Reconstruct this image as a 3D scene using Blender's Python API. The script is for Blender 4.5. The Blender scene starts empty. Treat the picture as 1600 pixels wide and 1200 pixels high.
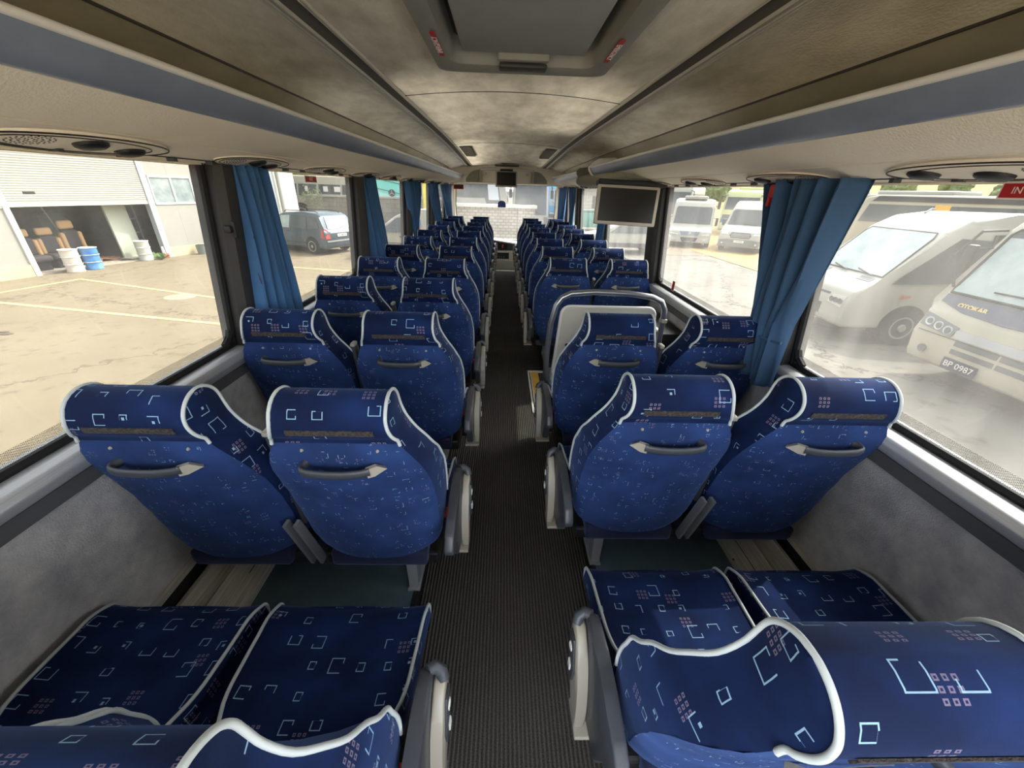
import bpy, bmesh, math, random
from mathutils import Vector, Matrix
random.seed(7)
PI = math.pi
S = bpy.context.scene
COL = S.collection

# ------------------------------------------------------------ camera
FPX, PITCH, ROLL, YAW = 610.0, math.atan(303 / 610.0), 0.032, 0.03294
cam_data = bpy.data.cameras.new('camera')
cam_data.sensor_fit = 'HORIZONTAL'; cam_data.sensor_width = 36.0
cam_data.lens = FPX / 1600 * 36.0
cam_data.clip_start = 0.02; cam_data.clip_end = 3000
cam = bpy.data.objects.new('camera', cam_data); COL.objects.link(cam)
F = Vector((math.sin(YAW) * math.cos(PITCH), math.cos(YAW) * math.cos(PITCH), -math.sin(PITCH)))
R0 = Vector((math.cos(YAW), -math.sin(YAW), 0)); U0 = R0.cross(F)
RR = R0 * math.cos(ROLL) + U0 * math.sin(ROLL); UU = U0 * math.cos(ROLL) - R0 * math.sin(ROLL)
M = Matrix((RR, UU, -F)).transposed().to_4x4(); M.translation = Vector((-0.045, 0, 0))
cam.matrix_world = M
S.camera = cam

# ------------------------------------------------------------ sky, sun, exposure
w = bpy.data.worlds.new('sky'); S.world = w; w.use_nodes = True
nt = w.node_tree; nt.nodes.clear()
sky = nt.nodes.new('ShaderNodeTexSky'); sky.sky_type = 'NISHITA'; sky.sun_disc = False
sky.sun_elevation = math.radians(47); sky.sun_rotation = math.radians(55); sky.dust_density = 4.0; sky.air_density = 1.2
hs = nt.nodes.new('ShaderNodeHueSaturation'); hs.inputs['Saturation'].default_value = 0.25
bg = nt.nodes.new('ShaderNodeBackground'); bg.inputs['Strength'].default_value = 1.15
wo = nt.nodes.new('ShaderNodeOutputWorld')
nt.links.new(sky.outputs[0], hs.inputs['Color']); nt.links.new(hs.outputs[0], bg.inputs['Color']); nt.links.new(bg.outputs[0], wo.inputs['Surface'])
SUN_AZ, SUN_EL = math.radians(64), math.radians(50)
sd = Vector((math.sin(SUN_AZ) * math.cos(SUN_EL), math.cos(SUN_AZ) * math.cos(SUN_EL), math.sin(SUN_EL)))
sl = bpy.data.lights.new('sun', 'SUN'); sl.energy = 6.8; sl.angle = math.radians(0.6); sl.color = (1.0, 0.95, 0.86)
so = bpy.data.objects.new('sun', sl); COL.objects.link(so)
so.rotation_euler = sd.to_track_quat('Z', 'Y').to_euler(); so.location = (30, 20, 40)
S.view_settings.view_transform = 'Standard'; S.view_settings.look = 'None'
S.view_settings.gamma = 1.0; S.view_settings.use_curve_mapping = False
S.view_settings.exposure = 1.1
# added fill lights, not coach fittings, hidden behind the rack lip to brighten the ceiling
def add_fill(sgn, y0, y1, watts):
    l = bpy.data.lights.new('fill_light', 'AREA'); l.shape = 'RECTANGLE'; l.size = y1 - y0; l.size_y = 0.02; l.energy = watts; l.spread = math.radians(80); l.color = (1.0, 0.93, 0.82)
    o = bpy.data.objects.new('fill_light', l); S.collection.objects.link(o)
    z = -Vector((-sgn * 1.0, 0, 0.30)).normalized(); x = Vector((0, 1, 0)); y = z.cross(x).normalized()
    m = Matrix((x, y, z)).transposed().to_4x4(); m.translation = Vector((sgn * 0.822, (y0 + y1) / 2, 0.205)); o.matrix_world = m
add_fill(-1, 2.3, 4.6, 1.6); add_fill(-1, 4.7, 7.6, 3.2); add_fill(1, 2.3, 4.1, 1.3); add_fill(1, 5.3, 7.6, 2.6)
cy = S.cycles
cy.max_bounces = 12; cy.diffuse_bounces = 9; cy.glossy_bounces = 3; cy.transmission_bounces = 4; cy.transparent_max_bounces = 14
cy.use_denoising = True; cy.sample_clamp_indirect = 6.0; cy.caustics_reflective = False; cy.caustics_refractive = False

# ------------------------------------------------------------ node helpers
def new_mat(name):
    m = bpy.data.materials.new(name); m.use_nodes = True
    return m, m.node_tree, m.node_tree.nodes['Principled BSDF']
def lin(r, g, b):
    f = lambda c: (c / 255 / 12.92) if c <= 10 else ((c / 255 + 0.055) / 1.055) ** 2.4
    return (f(r), f(g), f(b), 1)
def mat(name, rgb, rough=0.6, metal=0.0, var=0.0, scale=8.0, bump=0.0, bscale=60.0, sheen=0.0, spec=None, stretch=None, rgb2=None):
    m, t, b = new_mat(name)
    c = lin(*rgb)
    b.inputs['Base Color'].default_value = c; b.inputs['Roughness'].default_value = rough; b.inputs['Metallic'].default_value = metal
    if spec is not None: b.inputs['Specular IOR Level'].default_value = spec
    if sheen: b.inputs['Sheen Weight'].default_value = sheen; b.inputs['Sheen Roughness'].default_value = 0.4; b.inputs['Sheen Tint'].default_value = (0.35, 0.5, 1, 1)
    tc = mp = None
    if var or bump or rgb2:
        tc = t.nodes.new('ShaderNodeTexCoord'); mp = t.nodes.new('ShaderNodeMapping')
        if stretch: mp.inputs['Scale'].default_value = stretch
        t.links.new(tc.outputs['Object'], mp.inputs['Vector'])
    if var or rgb2:
        n = t.nodes.new('ShaderNodeTexNoise'); n.inputs['Scale'].default_value = scale; n.inputs['Detail'].default_value = 5; n.inputs['Roughness'].default_value = 0.62
        t.links.new(mp.outputs[0], n.inputs['Vector'])
        r = t.nodes.new('ShaderNodeValToRGB'); r.color_ramp.elements[0].position = 0.33; r.color_ramp.elements[1].position = 0.68
        if rgb2: lo, hi = c, lin(*rgb2)
        else:
            lo = tuple(x * (1 - var) for x in c[:3]) + (1,); hi = tuple(min(1, x * (1 + var)) for x in c[:3]) + (1,)
        r.color_ramp.elements[0].color = lo; r.color_ramp.elements[1].color = hi
        t.links.new(n.outputs['Fac'], r.inputs['Fac']); t.links.new(r.outputs[0], b.inputs['Base Color'])
    if bump:
        n2 = t.nodes.new('ShaderNodeTexNoise'); n2.inputs['Scale'].default_value = bscale; n2.inputs['Detail'].default_value = 3
        t.links.new(mp.outputs[0], n2.inputs['Vector'])
        bp = t.nodes.new('ShaderNodeBump'); bp.inputs['Strength'].default_value = bump; bp.inputs['Distance'].default_value = 0.01
        t.links.new(n2.outputs['Fac'], bp.inputs['Height']); t.links.new(bp.outputs[0], b.inputs['Normal'])
    return m
class N:
    """tiny expression builder over math nodes"""
    def __init__(s, t): s.t = t
    def m(s, op, a, b=None, c=None):
        n = s.t.nodes.new('ShaderNodeMath'); n.operation = op
        for i, v in enumerate((a, b, c)):
            if v is None: continue
            if isinstance(v, (int, float)): n.inputs[i].default_value = v
            else: s.t.links.new(v, n.inputs[i])
        return n.outputs[0]
    def mix(s, fac, a, b):
        n = s.t.nodes.new('ShaderNodeMix'); n.data_type = 'RGBA'
        for k, v in ((0, fac), (6, a), (7, b)):
            if isinstance(v, (int, float, tuple)): n.inputs[k].default_value = v
            else: s.t.links.new(v, n.inputs[k])
        return n.outputs[2]
def fabric(name, base, base2, cell, dens, brightness, broken=0.0):
    """velour with a woven scatter of open brackets and little dot grids"""
    m, t, b = new_mat(name); e = N(t); L = t.links
    uv = t.nodes.new('ShaderNodeUVMap'); sp = t.nodes.new('ShaderNodeSeparateXYZ'); L.new(uv.outputs[0], sp.inputs[0])
    oi = t.nodes.new('ShaderNodeObjectInfo')
    off = e.m('MULTIPLY', e.m('FLOOR', e.m('MULTIPLY', oi.outputs['Random'], 60)), 0.37)
    total = None; dots = None
    for layer in range(2):
        c = cell * (1.0 if layer == 0 else 1.37)
        px = e.m('ADD', e.m('DIVIDE', e.m('ADD', sp.outputs[0], 5.0 + layer * 0.713), c), off)
        py = e.m('ADD', e.m('DIVIDE', e.m('ADD', sp.outputs[1], 5.0 + layer * 0.391), c), off)
        ix, iy = e.m('FLOOR', px), e.m('FLOOR', py)
        cb = t.nodes.new('ShaderNodeCombineXYZ'); L.new(ix, cb.inputs[0]); L.new(iy, cb.inputs[1]); cb.inputs[2].default_value = layer * 3.3
        wn = t.nodes.new('ShaderNodeTexWhiteNoise'); wn.noise_dimensions = '3D'; L.new(cb.outputs[0], wn.inputs['Vector'])
        sc = t.nodes.new('ShaderNodeSeparateColor'); L.new(wn.outputs['Color'], sc.inputs[0])
        r1, r2, r3, r4 = sc.outputs[0], sc.outputs[1], sc.outputs[2], wn.outputs['Value']
        qx = e.m('SUBTRACT', e.m('SUBTRACT', px, ix), e.m('ADD', 0.35, e.m('MULTIPLY', r1, 0.3)))
        qy = e.m('SUBTRACT', e.m('SUBTRACT', py, iy), e.m('ADD', 0.35, e.m('MULTIPLY', r2, 0.3)))
        sw = e.m('GREATER_THAN', r3, 0.5)
        ax = e.m('ADD', e.m('MULTIPLY', qx, sw), e.m('MULTIPLY', qy, e.m('SUBTRACT', 1, sw)))
        ay = e.m('ADD', e.m('MULTIPLY', qy, sw), e.m('MULTIPLY', qx, e.m('SUBTRACT', 1, sw)))
        sgx = e.m('SUBTRACT', e.m('MULTIPLY', e.m('GREATER_THAN', r1, 0.5), 2), 1)
        sgy = e.m('SUBTRACT', e.m('MULTIPLY', e.m('GREATER_THAN', r2, 0.5), 2), 1)
        ax = e.m('MULTIPLY', ax, sgx); ay = e.m('MULTIPLY', ay, sgy)
        if layer == 0:
            size = e.m('ADD', 0.14, e.m('MULTIPLY', e.m('FRACT', e.m('MULTIPLY', r3, 7.1)), 0.15))
            mx = e.m('MAXIMUM', e.m('ABSOLUTE', e.m('MULTIPLY', ax, 1.15)), e.m('ABSOLUTE', ay))
            ring = e.m('MULTIPLY', e.m('LESS_THAN', mx, size), e.m('GREATER_THAN', mx, e.m('SUBTRACT', size, 0.034)))
            openside = e.m('MAXIMUM', e.m('LESS_THAN', ax, e.m('MULTIPLY', size, 0.72)), e.m('MULTIPLY', e.m('GREATER_THAN', ay, e.m('MULTIPLY', size, 0.3)), e.m('GREATER_THAN', r4, 0.3)))
            ring = e.m('MULTIPLY', ring, openside)
            half = e.m('MAXIMUM', e.m('GREATER_THAN', ay, -0.04), e.m('GREATER_THAN', r1, 0.42))
            ring = e.m('MULTIPLY', ring, half)
            sq = e.m('MULTIPLY', e.m('LESS_THAN', mx, 0.055), e.m('LESS_THAN', r4, 0.22))
            shp = e.m('MAXIMUM', ring, sq)
            on = e.m('LESS_THAN', e.m('FRACT', e.m('MULTIPLY', r4, 5.3)), dens)
            total = e.m('MULTIPLY', shp, on)
        else:
            gx = e.m('ABSOLUTE', e.m('SUBTRACT', e.m('FRACT', e.m('DIVIDE', e.m('ADD', ax, 10.0625), 0.125)), 0.5))
            gy = e.m('ABSOLUTE', e.m('SUBTRACT', e.m('FRACT', e.m('DIVIDE', e.m('ADD', ay, 10.0625), 0.125)), 0.5))
            g = e.m('MAXIMUM', gx, gy)
            d = e.m('MULTIPLY', e.m('LESS_THAN', g, 0.3), e.m('GREATER_THAN', g, 0.13))
            box = e.m('LESS_THAN', e.m('MAXIMUM', e.m('ABSOLUTE', ax), e.m('ABSOLUTE', e.m('ADD', ay, 0.0))), 0.1875)
            on = e.m('LESS_THAN', e.m('FRACT', e.m('MULTIPLY', r4, 3.7)), dens * 0.62)
            dots = e.m('MULTIPLY', e.m('MULTIPLY', d, box), on)
    if broken:
        nb = t.nodes.new('ShaderNodeTexNoise'); nb.inputs['Scale'].default_value = broken; L.new(uv.outputs[0], nb.inputs['Vector'])
        br = e.m('GREATER_THAN', nb.outputs['Fac'], 0.52)
        total = e.m('MULTIPLY', total, br); dots = e.m('MULTIPLY', dots, br)
    nz = t.nodes.new('ShaderNodeTexNoise'); nz.inputs['Scale'].default_value = 7; nz.inputs['Detail'].default_value = 3; L.new(uv.outputs[0], nz.inputs['Vector'])
    f = e.m('MULTIPLY', e.m('SUBTRACT', nz.outputs['Fac'], 0.35), 2.6)
    cl = t.nodes.new('ShaderNodeClamp'); L.new(f, cl.inputs[0])
    colr = e.mix(cl.outputs[0], lin(*base), lin(*base2))
    colr = e.mix(e.m('MULTIPLY', dots, 0.55 * brightness), colr, lin(176, 160, 184))
    colr = e.mix(e.m('MULTIPLY', total, brightness), colr, lin(165, 205, 235))
    L.new(colr, b.inputs['Base Color'])
    b.inputs['Roughness'].default_value = 0.85; b.inputs['Specular IOR Level'].default_value = 0.15
    b.inputs['Sheen Weight'].default_value = 0.2; b.inputs['Sheen Roughness'].default_value = 0.35; b.inputs['Sheen Tint'].default_value = (0.3, 0.48, 1, 1)
    fn = t.nodes.new('ShaderNodeTexNoise'); fn.inputs['Scale'].default_value = 900; L.new(uv.outputs[0], fn.inputs['Vector'])
    bp = t.nodes.new('ShaderNodeBump'); bp.inputs['Strength'].default_value = 0.25; bp.inputs['Distance'].default_value = 0.002
    L.new(fn.outputs['Fac'], bp.inputs['Height']); L.new(bp.outputs[0], b.inputs['Normal'])
    return m
def glass(name, tint, dust=0.05, gloss=1.0, streak=True):
    m = bpy.data.materials.new(name); m.use_nodes = True; t = m.node_tree; t.nodes.clear(); e = N(t)
    tr = t.nodes.new('ShaderNodeBsdfTransparent'); tr.inputs[0].default_value = tint
    gl = t.nodes.new('ShaderNodeBsdfGlossy'); gl.inputs['Roughness'].default_value = 0.01
    lw = t.nodes.new('ShaderNodeLayerWeight'); lw.inputs['Blend'].default_value = 0.5
    fz = e.m('MULTIPLY', e.m('ADD', 0.035, e.m('MULTIPLY', 0.75, e.m('POWER', lw.outputs['Facing'], 5.0))), gloss)
    mx = t.nodes.new('ShaderNodeMixShader'); t.links.new(fz, mx.inputs[0])
    t.links.new(tr.outputs[0], mx.inputs[1]); t.links.new(gl.outputs[0], mx.inputs[2])
    df = t.nodes.new('ShaderNodeBsdfTranslucent'); df.inputs[0].default_value = (0.9, 0.88, 0.82, 1)
    m2 = t.nodes.new('ShaderNodeMixShader')
    if streak:
        tc = t.nodes.new('ShaderNodeTexCoord'); mp = t.nodes.new('ShaderNodeMapping'); mp.inputs['Scale'].default_value = (1, 3.0, 0.8)
        mp.inputs['Rotation'].default_value = (0.5, 0, 0)
        t.links.new(tc.outputs['Object'], mp.inputs['Vector'])
        n = t.nodes.new('ShaderNodeTexNoise'); n.inputs['Scale'].default_value = 2.2; n.inputs['Detail'].default_value = 6; t.links.new(mp.outputs[0], n.inputs['Vector'])
        t.links.new(e.m('MULTIPLY', n.outputs['Fac'], dust * 2), m2.inputs[0])
    else: m2.inputs[0].default_value = dust
    t.links.new(mx.outputs[0], m2.inputs[1]); t.links.new(df.outputs[0], m2.inputs[2])
    o = t.nodes.new('ShaderNodeOutputMaterial'); t.links.new(m2.outputs[0], o.inputs[0])
    return m

# ------------------------------------------------------------ materials
MT = {}
MT['fab'] = fabric('seat_velour', (12, 24, 56), (22, 44, 92), 0.064, 0.66, 0.66)
MT['fabback'] = fabric('seat_back_velour', (32, 50, 92), (44, 68, 120), 0.038, 0.55, 0.6, broken=90)
MT['fabplain'] = mat('seat_plain_velour', (12, 20, 52), 0.9, sheen=0.3)
MT['piping'] = mat('white_piping', (184, 192, 194), 0.6)
MT['darkplast'] = mat('dark_grey_plastic', (62, 66, 72), 0.42)
MT['black'] = mat('black_plastic', (16, 16, 18), 0.55)
MT['beigeplast'] = mat('beige_plastic', (160, 155, 142), 0.45)
MT['greymetal'] = mat('grey_painted_steel', (138, 142, 146), 0.4, 0.3)
MT['hook'] = mat('worn_hook_strip', (34, 32, 36), 0.95, rgb2=(76, 69, 66), scale=140, bump=0.6, bscale=400)
MT['red'] = mat('red_plastic', (190, 35, 30), 0.4)
MT['rubber'] = mat('black_rubber', (14, 14, 15), 0.7)
MT['pillar'] = mat('black_pillar_vinyl', (38, 36, 36), 0.55)
MT['felt'] = mat('grey_felt_lining', (172, 172, 176), 0.95, rgb2=(218, 216, 214), scale=9, bump=0.5, bscale=220, spec=0.1)
MT['undersill'] = mat('dark_grey_undersill', (92, 92, 94), 0.7)
MT['alu'] = mat('brushed_aluminium', (186, 188, 190), 0.42, 0.5, var=0.12, scale=6, stretch=(60, 0.6, 60))
MT['duct'] = mat('heater_duct_metal', (190, 186, 176), 0.42, 0.2, var=0.25, scale=5, stretch=(40, 1.0, 40))
MT['slot'] = mat('dark_slot', (12, 12, 12), 0.8)
MT['lining'] = mat('suede_headliner', (196, 188, 168), 0.95, rgb2=(238, 230, 212), scale=3.5, bump=0.25, bscale=90, spec=0.1, stretch=(2.2, 0.8, 1))
MT['trough'] = mat('brown_grey_trough_lining', (150, 144, 126), 0.9, rgb2=(176, 170, 150), scale=4, stretch=(1, .5, 1))
MT['rackpanel'] = mat('rack_under_panel', (240, 230, 212), 0.85, rgb2=(244, 236, 220), scale=5, bump=0.2, bscale=160, spec=0.2)
MT['rackrail'] = mat('rack_blue_grey_rail', (128, 138, 156), 0.38, var=0.12, scale=4)
MT['racklip'] = mat('rack_pale_lip', (232, 230, 224), 0.3)
MT['strip'] = mat('ceiling_strip_metal', (214, 208, 196), 0.4, 0.35)
MT['striprib'] = mat('ceiling_strip_ribs', (92, 86, 74), 0.6)
MT['stripdark'] = mat('ceiling_strip_groove', (60, 56, 50), 0.6)
MT['hatch'] = mat('hatch_grey_plastic', (140, 138, 128), 0.5, var=0.05)
MT['hatchpanel'] = mat('hatch_panel', (150, 152, 144), 0.5, var=0.06)
MT['greyfab'] = mat('dark_green_grey_felt', (150, 148, 132), 0.95, var=.1, scale=30)
MT['curtain'] = mat('curtain_cloth_lit', (64, 106, 152), 0.9, var=0.1, scale=12, sheen=0.25, stretch=(1, 1, 0.3))  # lighter copy of the cloth, daylight put into the colour
MT['curtain_shaded'] = mat('curtain_cloth_shaded', (50, 80, 112), 0.9, var=0.1, scale=12, sheen=0.25, stretch=(1, 1, 0.3))  # darker copy of the same cloth, shade put into the colour
MT['platform'] = mat('teal_speckled_vinyl', (68, 86, 96), 0.5, rgb2=(76, 96, 106), scale=14)
MT['screen'] = mat('black_screen', (26, 25, 22), 0.25)
MT['bezel'] = mat('silver_bezel', (178, 172, 162), 0.4, 0.1)
MT['cream'] = mat('cream_panel', (200, 196, 182), 0.5, var=0.04)
MT['chrome'] = mat('satin_steel_tube', (150, 152, 156), 0.28, 0.8)
MT['yellow'] = mat('yellow_edge', (226, 180, 78), 0.6, var=0.12)
MT['white'] = mat('white_plastic', (225, 224, 218), 0.5)
MT['redsign'] = mat('red_sticker', (178, 24, 34), 0.5)
MT['lettwhite'] = mat('white_lettering', (235, 228, 222), 0.6)
MT['glass'] = glass('window_glass', (0.192, 0.196, 0.189, 1), 0.026, 0.22)
MT['glasslow'] = glass('windscreen_glass', (0.21, 0.214, 0.217, 1), 0.03, 0.6)
MT['glassrear'] = glass('clear_rear_glass', (0.98, 0.98, 0.98, 1), 0.02)
# carpet: dark ribs running along the aisle
def carpet():
    m, t, b = new_mat('ribbed_aisle_carpet'); e = N(t)
    tc = t.nodes.new('ShaderNodeTexCoord'); sp = t.nodes.new('ShaderNodeSeparateXYZ'); t.links.new(tc.outputs['Object'], sp.inputs[0])
    rib = e.m('SINE', e.m('MULTIPLY', sp.outputs[0], 2 * PI / 0.013))
    n = t.nodes.new('ShaderNodeTexNoise'); n.inputs['Scale'].default_value = 260; n.inputs['Detail'].default_value = 2; t.links.new(tc.outputs['Object'], n.inputs['Vector'])
    n2 = t.nodes.new('ShaderNodeTexNoise'); n2.inputs['Scale'].default_value = 2.2; n2.inputs['Detail'].default_value = 4; t.links.new(tc.outputs['Object'], n2.inputs['Vector'])
    f = e.m('ADD', e.m('MULTIPLY', rib, 0.22), e.m('ADD', e.m('MULTIPLY', n.outputs['Fac'], 0.9), e.m('MULTIPLY', n2.outputs['Fac'], 0.35)))
    f = e.m('SUBTRACT', f, 0.35)
    c = e.mix(f, lin(52, 50, 48), lin(118, 114, 109)); t.links.new(c, b.inputs['Base Color'])
    b.inputs['Roughness'].default_value = 0.95; b.inputs['Specular IOR Level'].default_value = 0.1
    bp = t.nodes.new('ShaderNodeBump'); bp.inputs['Strength'].default_value = 0.7; bp.inputs['Distance'].default_value = 0.006
    t.links.new(e.m('ADD', rib, n.outputs['Fac']), bp.inputs['Height']); t.links.new(bp.outputs[0], b.inputs['Normal'])
    return m
MT['carpet'] = carpet()
def frit():
    m = bpy.data.materials.new('black_dotted_glass_border'); m.use_nodes = True; t = m.node_tree; t.nodes.clear(); e = N(t)
    tc = t.nodes.new('ShaderNodeTexCoord'); sp = t.nodes.new('ShaderNodeSeparateXYZ'); t.links.new(tc.outputs['Object'], sp.inputs[0])
    y = e.m('DIVIDE', sp.outputs[1], 0.0052); z = e.m('DIVIDE', sp.outputs[2], 0.0052)
    a = e.m('SUBTRACT', e.m('FRACT', e.m('ADD', e.m('ADD', y, z), 4000)), 0.5); c = e.m('SUBTRACT', e.m('FRACT', e.m('ADD', e.m('SUBTRACT', y, z), 4000)), 0.5)
    d = e.m('LESS_THAN', e.m('ADD', e.m('MULTIPLY', a, a), e.m('MULTIPLY', c, c)), 0.07)
    tr = t.nodes.new('ShaderNodeBsdfTransparent'); df = t.nodes.new('ShaderNodeBsdfDiffuse'); df.inputs[0].default_value = (0.02, 0.02, 0.02, 1)
    mx = t.nodes.new('ShaderNodeMixShader'); t.links.new(d, mx.inputs[0]); t.links.new(tr.outputs[0], mx.inputs[1]); t.links.new(df.outputs[0], mx.inputs[2])
    o = t.nodes.new('ShaderNodeOutputMaterial'); t.links.new(mx.outputs[0], o.inputs[0]); return m
MT['frit'] = frit()

# ------------------------------------------------------------ mesh helpers
class MB:
    def __init__(s): s.bm = bmesh.new(); s.uv = None
    def _uv(s):
        if s.uv is None: s.uv = s.bm.loops.layers.uv.new('UVMap')
        return s.uv
    def box(s, x0, x1, y0, y1, z0, z1, bev=0.0, seg=2, mtx=None):
        r = bmesh.ops.create_cube(s.bm, size=1.0); vs = r['verts']
        for v in vs: v.co = Vector(((x0 + x1) / 2 + v.co.x * (x1 - x0), (y0 + y1) / 2 + v.co.y * (y1 - y0), (z0 + z1) / 2 + v.co.z * (z1 - z0)))
        if bev:
            es = list({e for v in vs for e in v.link_edges})
            r = bmesh.ops.bevel(s.bm, geom=es, offset=bev, segments=seg, affect='EDGES', profile=0.5)
            vs = list({v for f in r['faces'] for v in f.verts} | {v for v in vs if v.is_valid})
        if mtx is not None:
            for v in vs: v.co = mtx @ v.co
        return vs
    def slab(s, pts, t=0.01, both=True):
        """flat polygon given real thickness along its normal"""
        pts = [Vector(p) for p in pts]
        n = Vector((0, 0, 0))
        for i in range(len(pts)):
            a, b = pts[i], pts[(i + 1) % len(pts)]
            n += Vector(((a.y - b.y) * (a.z + b.z), (a.z - b.z) * (a.x + b.x), (a.x - b.x) * (a.y + b.y)))
        n.normalize(); o = n * (t / 2)
        A = [s.bm.verts.new(p + o) for p in pts]; B = [s.bm.verts.new(p - o) for p in pts]
        s.bm.faces.new(A); s.bm.faces.new(B[::-1])
        for i in range(len(pts)):
            j = (i + 1) % len(pts); s.bm.faces.new((A[j], A[i], B[i], B[j]))
        return A + B
    def prism(s, prof, a0, a1, axis='x', bev=0.0, seg=2):
        """closed 2-D profile swept straight along an axis; profile is (y,z) for x, (x,z) for y, (x,y) for z"""
        def P(p, a): return Vector((a, p[0], p[1])) if axis == 'x' else (Vector((p[0], a, p[1])) if axis == 'y' else Vector((p[0], p[1], a)))
        A = [s.bm.verts.new(P(p, a0)) for p in prof]; B = [s.bm.verts.new(P(p, a1)) for p in prof]
        fs = [s.bm.faces.new(A[::-1]), s.bm.faces.new(B)]
        n = len(prof)
        for i in range(n):
            j = (i + 1) % n; fs.append(s.bm.faces.new((A[i], A[j], B[j], B[i])))
        vs = A + B
        if bev:
            es = list({e for f in fs for e in f.edges})
            r = bmesh.ops.bevel(s.bm, geom=es, offset=bev, segments=seg, affect='EDGES', profile=0.5, clamp_overlap=True)
            vs = list({v for f in r['faces'] for v in f.verts} | {v for v in vs if v.is_valid})
        return vs
    def tube(s, pts, r, n=8, cap=True, r2=None, closed=False):
        pts = [Vector(p) for p in pts]; rings = []; K = len(pts)
        up = None
        for i, p in enumerate(pts):
            if closed: tg = pts[(i + 1) % K] - pts[i - 1]
            else: tg = pts[min(i + 1, K - 1)] - pts[max(i - 1, 0)]
            tg.normalize()
            if up is None:
                up = Vector((0, 0, 1)) if abs(tg.z) < 0.9 else Vector((0, 1, 0))
            sd_ = tg.cross(up)
            if sd_.length < 1e-4: sd_ = tg.cross(Vector((1, 0, 0)))
            sd_.normalize(); up = sd_.cross(tg).normalized()
            ra = r[i] if isinstance(r, (list, tuple)) else r; rb = ra if r2 is None else r2
            rings.append([s.bm.verts.new(p + sd_ * ra * math.cos(2 * PI * k / n) + up * rb * math.sin(2 * PI * k / n)) for k in range(n)])
        for i in range(K if closed else K - 1):
            a, b = rings[i], rings[(i + 1) % K]
            for k in range(n): s.bm.faces.new((a[k], a[(k + 1) % n], b[(k + 1) % n], b[k]))
        if cap and not closed: s.bm.faces.new(rings[0][::-1]); s.bm.faces.new(rings[-1])
    def lathe(s, prof, c=(0, 0, 0), n=20, axis='z', sx=1.0, sy=1.0):
        """profile (r,h) revolved"""
        c = Vector(c); rings = []
        for r, h in prof:
            ring = []
            for k in range(n):
                a = 2 * PI * k / n; u, v = r * math.cos(a) * sx, r * math.sin(a) * sy
                ring.append(s.bm.verts.new(c + (Vector((u, v, h)) if axis == 'z' else (Vector((h, u, v)) if axis == 'x' else Vector((v, h, u))))))
            rings.append(ring)
        for i in range(len(rings) - 1):
            a, b = rings[i], rings[i + 1]
            for k in range(n): s.bm.faces.new((a[k], a[(k + 1) % n], b[(k + 1) % n], b[k]))
        s.bm.faces.new(rings[0][::-1]); s.bm.faces.new(rings[-1])
    def grid(s, P, uvs=None, flip=False):
        """P[i][j] points -> quads"""
        V = [[s.bm.verts.new(p) for p in row] for row in P]
        uvl = s._uv() if uvs else None
        for i in range(len(V) - 1):
            for j in range(len(V[0]) - 1):
                q = [(i, j), (i, j + 1), (i + 1, j + 1), (i + 1, j)]
                if flip: q = q[::-1]
                try: f = s.bm.faces.new([V[a][b] for a, b in q])
                except ValueError: continue
                if uvs:
                    for lp, (a, b) in zip(f.loops, q): lp[uvl].uv = uvs[a][b]
        return V
    def build(s, name, m, parent=None, smooth=None, mtx=None, weld=0.0, uvbox=False):
        bm = s.bm
        if weld: bmesh.ops.remove_doubles(bm, verts=bm.verts, dist=weld)
        bmesh.ops.recalc_face_normals(bm, faces=bm.faces)
        if mtx is not None: bmesh.ops.transform(bm, matrix=mtx, verts=bm.verts)
        me = bpy.data.meshes.new(name); bm.to_mesh(me); bm.free()
        if smooth is not None:
            for p in me.polygons: p.use_smooth = True
            try: me.set_sharp_from_angle(angle=math.radians(smooth))
            except Exception: pass
        me.materials.append(m)
        o = bpy.data.objects.new(name, me); COL.objects.link(o)
        if parent is not None: o.parent = parent
        return o
def boxo(name, m, x0, x1, y0, y1, z0, z1, parent=None, bev=0.0):
    b = MB(); b.box(x0, x1, y0, y1, z0, z1, bev); return b.build(name, m, parent, smooth=30 if bev else None)
def slabo(name, m, pts, t=0.01, parent=None):
    b = MB(); b.slab(pts, t); return b.build(name, m, parent)
def tag(o, label=None, cat=None, group=None, kind=None):
    if label: o['label'] = label
    if cat: o['category'] = cat
    if group: o['group'] = group
    if kind: o['kind'] = kind
    return o
def empty(name, loc=(0, 0, 0), rz=0.0, label=None, cat=None, group=None):
    o = bpy.data.objects.new(name, None); COL.objects.link(o); o.location = loc; o.rotation_euler = (0, 0, rz); o.empty_display_size = 0.1
    return tag(o, label, cat, group)
def copy_tree(o, parent=None):
    c = o.copy(); COL.objects.link(c)
    if parent is not None: c.parent = parent
    for ch in list(o.children): copy_tree(ch, c)
    return c
def drop_tree(o):
    for ch in list(o.children): drop_tree(ch)
    bpy.data.objects.remove(o)
def quad(name, m, pts, parent=None):
    me = bpy.data.meshes.new(name); me.from_pydata([tuple(p) for p in pts], [], [tuple(range(len(pts)))]); me.materials.append(m)
    o = bpy.data.objects.new(name, me); COL.objects.link(o)
    if parent is not None: o.parent = parent
    return o
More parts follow.
